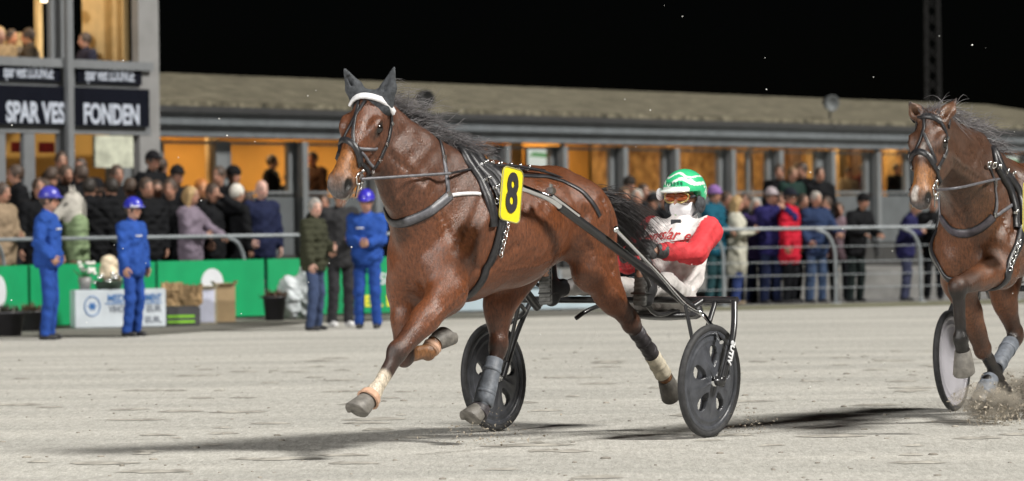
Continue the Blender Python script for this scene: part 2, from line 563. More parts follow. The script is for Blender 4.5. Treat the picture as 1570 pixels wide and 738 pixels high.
# uneven clods and hoof-thrown lumps of sand lying on the track
def clods(name, n, seed, xr, yr, smin, smax, material):
    rs = np.random.RandomState(seed); m = MB()
    for _ in range(n):
        d = rs.uniform(*yr); px = rs.uniform(*xr); x = (px - 785) / FPX * d
        s_ = rs.uniform(smin, smax) * rs.uniform(.3, 1)
        m.ball((x, d, s_ * .15), (s_ * rs.uniform(.7, 1.5), s_ * rs.uniform(.7, 1.3), s_ * .45), 6, 4)
    o = m.build(name, material); return tag(o, kind='stuff')
clods('sand_clods', 420, 5, (-20, 1600), (17.2, 36), .004, .026, mat('clod_sand', (.27, .25, .215), .95, var=.4, scale=3))
# scuffed, damp patches where hooves and wheels have turned the sand over
rs_ = np.random.RandomState(12); m = MB()
for _ in range(110):
    d = rs_.uniform(17.4, 34); px = rs_.uniform(-20, 1600); x = (px - 785) / FPX * d; r0 = rs_.uniform(.03, .11); n_ = 11; a0 = rs_.uniform(0, 6)
    k_ = [rs_.uniform(.55, 1.25) for _q in range(n_)]; el = rs_.uniform(1.0, 2.6)
    rim_ = [V(x + math.cos(a0 + 6.283 * q / n_) * r0 * k_[q] * el, d + math.sin(a0 + 6.283 * q / n_) * r0 * k_[q], .003) for q in range(n_)]
    mid_ = [V(x + (p[0] - x) * .55, d + (p[1] - d) * .55, .003 + rs_.uniform(.004, .012)) for p in rim_]
    m.add(rim_ + mid_ + [V(x, d, .008)], [(q, (q + 1) % n_, n_ + (q + 1) % n_, n_ + q) for q in range(n_)] + [(n_ + q, n_ + (q + 1) % n_, 2 * n_) for q in range(n_)], True)
tag(m.build('hoof_scuffs', mat('damp_sand', (.33, .315, .28), .95, var=.35, scale=9, bump=.5, bscale=40)), kind='stuff')
# raised step in front of the building
def step_block(name, o0, o1, z, px0, px1):
    vs_, fs_ = [], []
    pxs = list(range(px0, px1 + 1, 30))
    for px in pxs:
        vs_ += [edge_pt(px, o0, 0), edge_pt(px, o0, z), edge_pt(px, o1, z), edge_pt(px, o1, 0)]
    for i in range(len(pxs) - 1):
        a = 4 * i
        for k in range(3): fs_.append((a + k, a + 4 + k, a + 5 + k, a + 1 + k))
    fs_ += [(0, 1, 2, 3), tuple(range(len(vs_) - 4, len(vs_)))]
    return tag(link(name, mesh_from(name, vs_, fs_, False), mat('step_concrete', (.19, .19, .185), .85, var=.2, scale=3, bump=.2)), kind='structure')
step_block('terrace_step', 2.6, 14.0, .22, -140, 1780)
step_block('terrace_step', 3.6, 13.9, .45, -140, 1780)

# ================================================================== clubhouse
BE = unit(V(17.0, 22.2, 0)); BN = V(BE[1], -BE[0], 0)       # along the front, and out of it
B0 = V(*at(250, 300, 58.0)); B0 = V(B0[0], B0[1], 0)
def bpar(px, O=None, off=0.0):
    """distance along the front where the photo column px meets it"""
    O = (B0 if O is None else O) + BN * off
    u, _ = ray(px, 300)
    # O + BE*s : x = u*y
    return (u * O[1] - O[0]) / (BE[0] - u * BE[1])
def bp(s, w, z): return B0 + BE * s + BN * w + V(0, 0, z)
BAX = (BE, BN, V(0, 0, 1))
M_WALL = mat('grey_facade', (.088, .098, .105), .7, var=.12, scale=3, bump=.1)
M_PILLAR = mat('grey_pillar', (.145, .157, .165), .65, var=.12, scale=3)
M_FASC = mat('fascia_boards', (.115, .13, .142), .6, var=.15, scale=4)
M_DARK = mat('dark_soffit', (.03, .03, .03), .8)
M_GUTTER = mat('dark_gutter', (.035, .036, .038), .5)
M_ORANGE = mat('ochre_room_wall', (.62, .33, .07), .8, var=.06, scale=2)
M_BRICK = mat('ochre_brick_wall', (.20, .10, .035), .85, var=.45, scale=5, col2=(.62, .38, .15))
M_ROOMFLOOR = mat('room_floor', (.16, .10, .06), .7)
M_CEIL = mat('room_ceiling', (.55, .45, .32), .8)

def roof_mat():
    m = bpy.data.materials.new('mossy_roof'); m.use_nodes = True
    N, Lk = m.node_tree.nodes, m.node_tree.links
    b = N['Principled BSDF']; b.inputs['Roughness'].default_value = .95; b.inputs['Specular IOR Level'].default_value = .15
    tc = N.new('ShaderNodeTexCoord'); mp = N.new('ShaderNodeMapping'); mp.inputs['Rotation'].default_value = (0, 0, -math.atan2(BE[1], BE[0])); mp.inputs['Scale'].default_value = (.55, 1.5, 1)
    Lk.new(tc.outputs['Object'], mp.inputs['Vector'])
    n1 = N.new('ShaderNodeTexNoise'); n1.inputs['Scale'].default_value = 4.6; n1.inputs['Detail'].default_value = 10; n1.inputs['Roughness'].default_value = .78
    Lk.new(mp.outputs['Vector'], n1.inputs['Vector'])
    r_ = N.new('ShaderNodeValToRGB'); e = r_.color_ramp.elements
    e[0].position = .36; e[0].color = (.030, .030, .024, 1); e[1].position = .68; e[1].color = (.30, .275, .205, 1)
    q = r_.color_ramp.elements.new(.5); q.color = (.135, .122, .088, 1)
    Lk.new(n1.outputs['Fac'], r_.inputs['Fac']); Lk.new(r_.outputs['Color'], b.inputs['Base Color'])
    bp_ = N.new('ShaderNodeBump'); bp_.inputs['Strength'].default_value = .8; bp_.inputs['Distance'].default_value = .06
    n2 = N.new('ShaderNodeTexNoise'); n2.inputs['Scale'].default_value = 14; n2.inputs['Detail'].default_value = 5; Lk.new(mp.outputs['Vector'], n2.inputs['Vector'])
    Lk.new(n2.outputs['Fac'], bp_.inputs['Height']); Lk.new(bp_.outputs['Normal'], b.inputs['Normal'])
    return m
M_ROOF = roof_mat()
M_GLASS = bpy.data.materials.new('window_glass'); M_GLASS.use_nodes = True
_n = M_GLASS.node_tree; _b = _n.nodes['Principled BSDF']; _n.nodes.remove(_b)
_t = _n.nodes.new('ShaderNodeBsdfTransparent'); _g = _n.nodes.new('ShaderNodeBsdfGlossy'); _g.inputs['Roughness'].default_value = .05
_m = _n.nodes.new('ShaderNodeMixShader'); _m.inputs[0].default_value = .06
_n.links.new(_t.outputs[0], _m.inputs[1]); _n.links.new(_g.outputs[0], _m.inputs[2]); _n.links.new(_m.outputs[0], _n.nodes['Material Output'].inputs[0])

LEN = 46.0
FLOOR, SILL, WTOP, EAVE = .80, 1.90, 2.79, 3.24
CH = empty('clubhouse', Vector(B0))
tag(CH, 'long low clubhouse with lit orange windows and a mossy sloping roof', 'building')
def cb(mb, name, material, parent=CH):
    """build a mesh given in world coordinates under a building placed at B0"""
    mb.v = [tuple(V(*q) - B0) for q in mb.v] if parent is CH or parent.parent is CH else mb.v
    return mb.build(name, material, parent)
# window openings: photo columns of their left and right edges
WIN = [(250, 336), (353, 447), (467, 560), (578, 668), (684, 757), (780, 848), (865, 940), (958, 1021), (1036, 1106), (1123, 1180), (1196, 1255), (1281, 1330), (1346, 1392), (1408, 1452), (1468, 1512), (1528, 1570), (1586, 1628)]
WS = [(bpar(a), bpar(b)) for a, b in WIN]
END = 34.0
m = MB()
m.box(bp(END / 2 - .5, -.12, (FLOOR + SILL) / 2 - .05), (END + 1, .22, SILL - FLOOR - .1 + .0), BAX)      # panel under the windows
cb(m, 'sill_wall', M_WALL)
m = MB(); m.box(bp(END / 2 - .5, -.12, .40), (END + 1, .30, .78), BAX); cb(m, 'plinth', M_DARK)
m = MB(); m.box(bp(END / 2 - .5, -.0, (WTOP + EAVE) / 2 - .10), (END + 1, .46, EAVE - WTOP - .22), BAX); cb(m, 'lintel_band', M_FASC)
edges = [-1.2] + [q for w in WS for q in w] + [END]
for i in range(0, len(edges), 2):
    a, b = edges[i], edges[i + 1]
    if b - a < .02: continue
    m = MB(); m.box(bp((a + b) / 2, -.09, (SILL + WTOP) / 2 - .05), (b - a, .12, WTOP - SILL + .02), BAX)
    if b - a > .30: m.box(bp((a + b) / 2, .10, (FLOOR + WTOP) / 2 - .02), (.14, .15, WTOP - FLOOR - .06), BAX)
    cb(m, 'pillar', M_PILLAR)
for i, (a, b) in enumerate(WS):
    m = MB(); t = .045
    zl, zh = SILL - .05, WTOP - .06
    m.box(bp((a + b) / 2, -.06, zl + t / 2), (b - a, .09, t), BAX); m.box(bp((a + b) / 2, -.06, zh - t / 2), (b - a, .09, t), BAX)
    for q in (a + t / 2, b - t / 2): m.box(bp(q, -.06, (zl + zh) / 2), (t, .09, zh - zl - 2 * t), BAX)
    if i in (9, 13): m.box(bp(a * .55 + b * .45, -.06, (zl + zh) / 2), (.07, .08, zh - zl - 2 * t), BAX)
    fr = cb(m, 'window', M_PILLAR)
    m = MB(); p = [bp(a + t, -.075, zl + t), bp(b - t, -.075, zl + t), bp(b - t, -.075, zh - t), bp(a + t, -.075, zh - t)]; m.poly(p)
    cb(m, 'pane', M_GLASS, fr)
# roof, soffit, gutter, fascia
m = MB(); rw = .40; ridge = 4.2
za, zr = EAVE + .14, 4.12
pr = [(rw, za - .10), (rw, za), (-ridge, zr), (-ridge - 5, zr - .5), (-ridge - 5, zr - .62), (-ridge, zr - .14)]
a_, b_ = -1.4, END + .5
m.prism([bp(a_, w, z) for w, z in pr], BE * (b_ - a_)); cb(m, 'roof', M_ROOF)
m = MB(); m.box(bp(END / 2, rw - .01, EAVE + .0), (END + 1.6, .09, .10), BAX); m.box(bp(END / 2, rw - .28, EAVE + .01), (END + 1.6, .40, .03), BAX); cb(m, 'gutter', M_GUTTER)
m = MB(); m.box(bp(END / 2, .31, EAVE - .15), (END + 1.4, .06, .20), BAX); m.box(bp(END / 2, .10, EAVE - .225), (END + 1.4, .34, .03), BAX); cb(m, 'fascia', M_FASC)
for px in (858, 1340):
    s_ = bpar(px); m = MB()
    m.tube(catmull([bp(s_ + .35, rw - .1, EAVE - .05), bp(s_ + .30, rw - .2, EAVE - .22), bp(s_, .10, EAVE - .42), bp(s_, .08, WTOP - .2), bp(s_, .08, .5)], .06), .05, 10)
    for z in (2.6, 1.7): m.lathe(bp(s_, .08, z), (0, 0, 1), [(-.03, .052), (-.028, .06), (.028, .06), (.03, .052)], 12)
    cb(m, 'downpipe', M_GUTTER)
# rooms behind the windows
m = MB(); m.box(bp(END / 2 - .5, -2.6, FLOOR - .05), (END + 1, 4.6, .1), BAX); cb(m, 'room_floor', M_ROOMFLOOR)
m = MB(); m.box(bp(END / 2 - .5, -2.55, EAVE - .12), (END + 1, 4.6, .06), BAX); cb(m, 'room_ceiling', M_CEIL)
s_mid = bpar(950)
m = MB(); m.box(bp((s_mid - 1.2) / 2, -3.2, (FLOOR + EAVE) / 2), (s_mid + 1.2, .12, EAVE - FLOOR - .2), BAX); cb(m, 'room_wall', M_ORANGE)
m = MB(); m.box(bp((s_mid + END) / 2, -3.2, (FLOOR + EAVE) / 2), (END - s_mid, .12, EAVE - FLOOR - .2), BAX); cb(m, 'room_wall', M_BRICK)
for s_, w_, d_ in ((-1.1, -2.4, 4.4), (END - .1, -2.4, 4.4), (s_mid, -1.9, 2.4)):
    m = MB(); m.box(bp(s_, w_, (FLOOR + EAVE) / 2), (.12, d_, EAVE - FLOOR - .2), BAX); cb(m, 'partition', M_ORANGE)
# ceiling lamps that light the rooms
def room_lamp(s_, w_, z_, power, tint=(1, .62, .24), lx=3.0):
    l = bpy.data.lights.new('ceiling_lamp_light', 'AREA'); l.shape = 'RECTANGLE'; l.size = lx; l.size_y = .5; l.energy = power; l.color = tint
    o = bpy.data.objects.new('ceiling_lamp_light', l); COL.objects.link(o)
    o.location = Vector(bp(s_, w_, z_)); o.rotation_euler = (0, 0, math.atan2(BE[1], BE[0]))
    return o
M_LAMP = emit('warm_lamp', (1.0, .72, .38), 9.0)
for i, s_ in enumerate(np.arange(.6, END, 3.1)):
    room_lamp(s_, -1.7, EAVE - .20, 34 if s_ < s_mid else 17, (1, .77, .45))
    m = MB(); m.box(bp(s_, -2.2, EAVE - .19), (1.1, .16, .06), BAX, .01); o = cb(m, 'ceiling_lamp', M_LAMP)
# lit screens and blinds seen inside
M_SCREEN = emit('lit_screen', (.55, .60, .55), .75)
M_GREENB = emit('green_screen_band', (.12, .30, .12), .6)
for px0, px1 in ((806, 850), (1490, 1515), (1534, 1566)):
    a, b = bpar(px0, off=-.9), bpar(px1, off=-.9)
    m = MB(); m.box(bp((a + b) / 2, -.9, 2.50), (b - a, .06, .50), BAX, .01); o = cb(m, 'wall_screen', M_GUTTER)
    m = MB(); m.poly([bp(a + .03, -.866, 2.28), bp(b - .03, -.866, 2.28), bp(b - .03, -.866, 2.72), bp(a + .03, -.866, 2.72)]); cb(m, 'screen_picture', M_SCREEN, o)
    m = MB(); m.poly([bp(a + .05, -.862, 2.58), bp(b - .05, -.862, 2.54), bp(b - .05, -.862, 2.63), bp(a + .2, -.862, 2.66)]); cb(m, 'screen_band', M_GREENB, o)
a = bpar(1452, off=-.8); m = MB(); m.box(bp(a, -.8, 2.45), (.30, .06, .6), BAX); cb(m, 'red_notice', mat('red_notice', (.55, .03, .02), .6))
# wooden panels, posts and pale curtains that break up the rooms
for px, w_, wd, zc, zh, c in ((325, -1.6, .25, 1.9, 2.2, (.40, .28, .14)), (1150, -.7, .12, 2.1, 2.2, (.55, .42, .32)), (1290, -1.5, .35, 2.1, 2.0, (.65, .42, .16)), (1310, -2.2, .3, 2.0, 2.2, (.12, .06, .03)), (1365, -2.0, .4, 2.1, 2.0, (.60, .36, .12)), (1218, -2.4, .5, 2.4, .9, (.10, .05, .025)), (1240, -2.6, .35, 2.5, .7, (.62, .40, .16)), (745, -2.4, .4, 2.2, 1.6, (.30, .14, .04)), (790, -1.0, .35, 2.1, 2.0, (.50, .27, .06))):
    s_ = bpar(px, off=w_); m = MB(); m.box(bp(s_, w_, zc), (wd, .10, zh), BAX, .01); cb(m, 'room_panel', mat('panel_%d' % px, c, .7, var=.25, scale=4))

# horn loudspeakers / floodlight on the roof edge
def roof_unit(px, py, d, name, label, cat, col, r=.17):
    c = V(*at(px, py, d)); m = MB()
    t = empty(name, Vector(c)); tag(t, label, cat)
    ax = unit(V(.55, -1, -.15))
    m.lathe((0, 0, 0), ax, [(-.16, .05), (-.15, .09), (-.05, .14), (.08, r), (.10, r), (.09, r - .02), (.04, r * .5), (.03, .001)], 24); m.build('horn', col, t)
    m = MB(); m.tube([(0, 0, -.10), (0, .1, -.32), (0, .12, -.50)], .022, 8); m.bar((-.1, .1, -.50), (.12, .1, -.50), .1, .02); m.build('bracket', M_GUTTER, t)
def roof_depth(px, w=.4):
    return bp(bpar(px, off=w), w, 0)[1]
roof_unit(1272, 158, roof_depth(1272), 'roof_speaker', 'round grey loudspeaker mounted on the roof edge', 'loudspeaker', mat('speaker_grey', (.10, .11, .115), .6))
roof_unit(650, 151, roof_depth(650), 'roof_speaker', 'round black loudspeaker on the roof behind the horse mane', 'loudspeaker', M_DARK, .16)

# a lattice mast far behind the clubhouse, coloured almost black
mc = V(*at(1432, 300, 130)); mc = V(mc[0], mc[1], 0)
lm = empty('lattice_mast', Vector(mc)); tag(lm, 'dark lattice mast rising into the night sky behind the clubhouse', 'mast')
M_MAST = mat('mast_steel', (.0035, .0035, .004), .7)
for sx in (-1, 1):
    for sy in (-1, 1):
        m = MB(); m.tube([(sx * .26, sy * .26, 0), (sx * .20, sy * .20, 16)], .035, 6); m.build('leg', M_MAST, lm)
m = MB()
for i in range(26):
    z = i * .6
    for (x0, y0, x1, y1) in ((-1, -1, 1, -1), (1, -1, 1, 1), (1, 1, -1, 1), (-1, 1, -1, -1)):
        m.tube([(x0 * .24, y0 * .24, z), (x1 * .24, y1 * .24, z + .6)], .018, 5)
m.build('lattice_bracing', M_MAST, lm)

# ================================================================== judges' tower on the left
T0 = V(*at(245, 300, 54.5)); T0 = V(T0[0], T0[1], 0)
def tp(s, w, z): return T0 + BE * s + BN * w + V(0, 0, z)
TW = empty('tower', Vector(T0)); tag(TW, 'grey two storey tower with lit upper windows above black sign boards', 'building')
def tb(mb, name, material, parent=TW):
    mb.v = [tuple(V(*q) - T0) for q in mb.v]; return mb.build(name, material, parent)
def ts(px): return bpar(px, T0)
def tz(px, py):
    s_ = ts(px); p = tp(s_, 0, 0); u, v = ray(px, py); return CAMZ + v * p[1]
LFT = -7.5; TOPZ = 6.6
M_TGREY = mat('tower_grey', (.155, .165, .175), .6, var=.1, scale=3)
M_TSIGN = mat('sign_black', (.006, .007, .012), .8, var=.1, spec=.05)
M_SIGNTXT = mat('sign_letters', (.42, .46, .54), .6, var=.05)
m = MB(); m.box(tp(ts(230), -.06, TOPZ / 2), (-ts(214) , .14, TOPZ), BAX); tb(m, 'corner_column', mat('column_grey', (.22, .22, .22), .6, var=.1, scale=3))
z_us, z_pt, z_pb, z_st, z_sb = tz(110, 95), tz(110, 101), tz(110, 127), tz(110, 134), tz(110, 193)
sp = ts(112)
# storeys: band under upper windows, sign boards, ground floor panels
m = MB(); m.box(tp(LFT / 2 - .2, -.06, z_us - .03), (-LFT, .30, .13), BAX); tb(m, 'window_ledge', M_TGREY)
m = MB(); m.box(tp(LFT / 2 - .2, -.10, (z_pt + z_st) / 2 - .05), (-LFT, .2, z_pt - z_st + .1), BAX); tb(m, 'spandrel', M_TGREY)
for (a, b) in ((ts(117), ts(216)), (ts(-8), ts(92)), (ts(-140), ts(-26))):
    m = MB(); m.box(tp((a + b) / 2, .02, (z_pt + z_pb) / 2), (b - a, .05, z_pt - z_pb), BAX); o = tb(m, 'small_sign', M_TSIGN)
    lettering('spar vest LOUNGE', .26, tp((a + b) / 2, .049, (z_pt + z_pb) / 2 - .0) - T0, BE, (0, 0, 1), M_SIGNTXT, o, 'sign_lettering', bold=.004, width=(b - a) * .76)
a, b = ts(-20), ts(224)
m = MB(); m.box(tp((a + b) / 2, .05, (z_st + z_sb) / 2), (b - a, .08, z_st - z_sb), BAX); sg = tb(m, 'name_board', M_TSIGN)
zl = tz(110, 176)
for txt, pa, pb in (('SPAR VEST', 4, 107), ('FONDEN', 123, 208)):
    a, b = ts(pa), ts(pb)
    lettering(txt, .42, tp((a + b) / 2, .094, zl) - T0, BE, (0, 0, 1), M_SIGNTXT, sg, 'sign_lettering', bold=.014, width=(b - a))
m = MB(); m.box(tp(LFT / 2 - .2, -.08, z_sb - .06), (-LFT, .2, .12), BAX); tb(m, 'door_head', M_TGREY)
for pa, pb, w_, z0_, z1_ in ((107, 116, .22, 0, TOPZ), (82, 104, .0, z_us, TOPZ), (38, 55, .05, 0, z_sb), (92, 104, .05, 0, z_sb), (-30, 10, .05, 0, z_sb)):
    a, b = bpar(pa, T0, w_ - .03), bpar(pb, T0, w_ - .03); m = MB(); m.box(tp((a + b) / 2, w_ - .08, (z0_ + z1_) / 2), (b - a, .08, z1_ - z0_), BAX); tb(m, 'post', M_TGREY)
# floors, rooms
m = MB()
m.box(tp(LFT / 2 - .2, -2.6, z_us - .86), (-LFT, 4.8, .10), BAX); tb(m, 'upper_floor', M_ROOMFLOOR)
m = MB(); m.box(tp(LFT / 2 - .2, -2.6, TOPZ), (-LFT + .4, 5.4, .15), BAX); tb(m, 'roof', M_DARK)
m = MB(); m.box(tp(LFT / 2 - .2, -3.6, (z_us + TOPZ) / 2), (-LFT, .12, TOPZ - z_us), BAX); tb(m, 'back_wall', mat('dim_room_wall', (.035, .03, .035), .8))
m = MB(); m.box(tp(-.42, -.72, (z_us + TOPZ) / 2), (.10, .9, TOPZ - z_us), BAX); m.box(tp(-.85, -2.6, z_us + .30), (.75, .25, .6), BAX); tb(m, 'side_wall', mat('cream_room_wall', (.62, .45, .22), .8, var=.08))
for px, w_ in ((62, -1.6), (135, -1.8)):
    s_ = bpar(px, T0, w_); m = MB(); m.box(tp(s_, w_, (z_us + TOPZ) / 2), (.10, .08, TOPZ - z_us), BAX); tb(m, 'room_post', mat('cream_post', (.62, .44, .2), .7))
m = MB(); m.box(tp(LFT / 2 - .2, -3.4, 1.4), (-LFT, .12, 2.8), BAX); tb(m, 'lower_wall', M_ORANGE)
for px, col_, zz in ((30, (.6, .04, .02), 2.55), (72, (.6, .03, .02), 2.55), (175, (.50, .52, .42), 2.5)):
    s_ = bpar(px, T0, -1.2); m = MB(); m.box(tp(s_, -1.2, zz), (.30 if px < 100 else .9, .05, .16 if px < 100 else .5), BAX); tb(m, 'notice', mat('notice_%d' % px, col_, .6, var=.3, scale=5))
def tower_lamp(s_, w_, z_, power, tint=(1, .66, .30)):
    l = bpy.data.lights.new('tower_lamp_light', 'AREA'); l.size = 1.6; l.energy = power; l.color = tint
    o = bpy.data.objects.new('tower_lamp_light', l); COL.objects.link(o); o.location = Vector(tp(s_, w_, z_))
for s_ in (-1.3, -3.4): tower_lamp(s_, -1.5, TOPZ - .3, 26); tower_lamp(s_, -1.6, 2.95, 30, (1, .62, .22))
s_ = bpar(86, T0, -.9); m = MB(); m.lathe(tp(s_, -.9, 4.78) , (0, 0, 1), [(0, .001), (.0, .20), (.10, .16), (.16, .05), (.16, .001)], 20); tb(m, 'pendant_lamp', emit('pendant_glow', (1, .85, .6), 4.0))
# tables at the upper window
for px in (95, 25, 140):
    s_ = bpar(px, T0, -1.0); m = MB(); m.box(tp(s_, -1.0, z_us - .02), (.9, .6, .04), BAX); m.box(tp(s_, -1.0, z_us - .40), (.08, .08, .74), BAX); m.box(tp(s_, -1.0, z_us - .79), (.4, .4, .03), BAX); tb(m, 'table', mat('wood_table', (.35, .2, .08), .5, var=.2))
# ================================================================== people
M_SKIN = attr_mat('skin', rough=0.55, bump=0.1, bscale=150, var=0.08, vscale=12, spec=0.4)
M_SHOE = mat('dark_shoe', (0.02, 0.02, 0.022), 0.5, var=0.3, scale=30)
M_SOLE = mat('pale_trainer', (0.65, 0.65, 0.66), 0.6, var=0.15, scale=30)

def cloth(name, col, rough=0.85, var=0.16, scale=14, bump=0.65, bscale=28):
    return mat('cloth_' + name, col, rough, var=var, scale=scale, bump=bump, bscale=bscale, sheen=0.0, spec=0.15)

def ik(S_, Hd, l1, l2, pole):
    S_, Hd = V(*S_), V(*Hd)
    d = np.linalg.norm(Hd - S_)
    if d > (l1 + l2) * .999:
        Hd = S_ + unit(Hd - S_) * (l1 + l2) * .999; d = (l1 + l2) * .999
    a = (l1 * l1 - l2 * l2 + d * d) / (2 * d); hgt = math.sqrt(max(l1 * l1 - a * a, 0))
    ax = unit(Hd - S_); p = V(*pole); p = unit(p - ax * (p @ ax))
    return S_ + ax * a + p * hgt, Hd

def hand_shape(m, wrist, d, palm, thumb, s=1.0, curl=.5, fat=1.0):
    """palm, four unequal bent fingers and a thumb leaving the side of the palm"""
    d = unit(d); n = unit(np.array(palm) - d * (np.array(palm) @ d)); t = unit(np.array(thumb) - d * (np.array(thumb) @ d) - n * (np.array(thumb) @ n))
    W = V(*wrist)
    m.ball(W + d * .048 * s, (.052 * s, .040 * s * fat, .018 * s * fat), 12, 8, (d, t, n))
    for i, (off, L_) in enumerate(((.030, .070), (.010, .080), (-.011, .074), (-.030, .056))):
        p = W + d * .080 * s + t * off * s * 1.05
        pts = [p - d * .012 * s, p]; ang = 0
        for k, fr in enumerate((.42, .33, .25)):
            ang += curl * (0.7, 0.9, 0.7)[k]
            pts.append(pts[-1] + (d * math.cos(ang) + n * math.sin(ang)) * L_ * fr * s)
        m.tube(pts, [.0100 * s * fat, .0098 * s * fat, .0092 * s * fat, .0082 * s * fat, .0062 * s * fat], 7)
        m.ball(pts[-1], .0066 * s * fat, 7, 5)
    p = W + d * .022 * s + t * .034 * s
    pts = [p - t * .012 * s]
    for k, fr in enumerate((.026, .032, .024)):
        dr = unit(d * (.55 + .15 * k) + t * (.75 - .35 * k) + n * (.25 + .35 * curl * k))
        pts.append(pts[-1] + dr * fr * s * 1.2)
    m.tube(pts, [.0135 * s * fat, .0125 * s * fat, .0105 * s * fat, .0080 * s * fat], 7); m.ball(pts[-1], .0083 * s * fat, 7, 5)

def merge_np(P, Q, m):
    """add a collected shape to a body surface: one mesh"""
    n = len(P)
    verts = P.tolist() + [list(v) for v in m.v]
    faces = Q.tolist() + [[i + n for i in q] for q in m.f]
    return verts, faces

def face_paint(Pv, hc, s, fw, lf, up, skin, hair):
    C = np.tile(V(*skin), (len(Pv), 1))
    def spot(f_, l_, u_, r, col, a=.9, soft=.35):
        c = hc + (fw * f_ + lf * l_ + up * u_) * s
        d = np.linalg.norm(Pv - c, axis=1); w = np.clip((r * s - d) / (soft * r * s), 0, 1)[:, None] * a
        C[:] = C * (1 - w) + V(*col) * w
    for sd in (1, -1):
        spot(.085, sd * .033, .012, .017, (.05, .035, .03), .9)
        spot(.092, sd * .033, .034, .015, hair, .7)
        spot(.075, sd * .045, -.03, .03, (min(1, skin[0] * 1.15), skin[1] * .78, skin[2] * .75), .5)
    spot(.098, 0, -.055, .019, (skin[0] * .8, skin[1] * .45, skin[2] * .45), .8)
    spot(.11, 0, -.022, .02, (min(1, skin[0] * 1.1), skin[1] * .8, skin[2] * .78), .5)
    return C

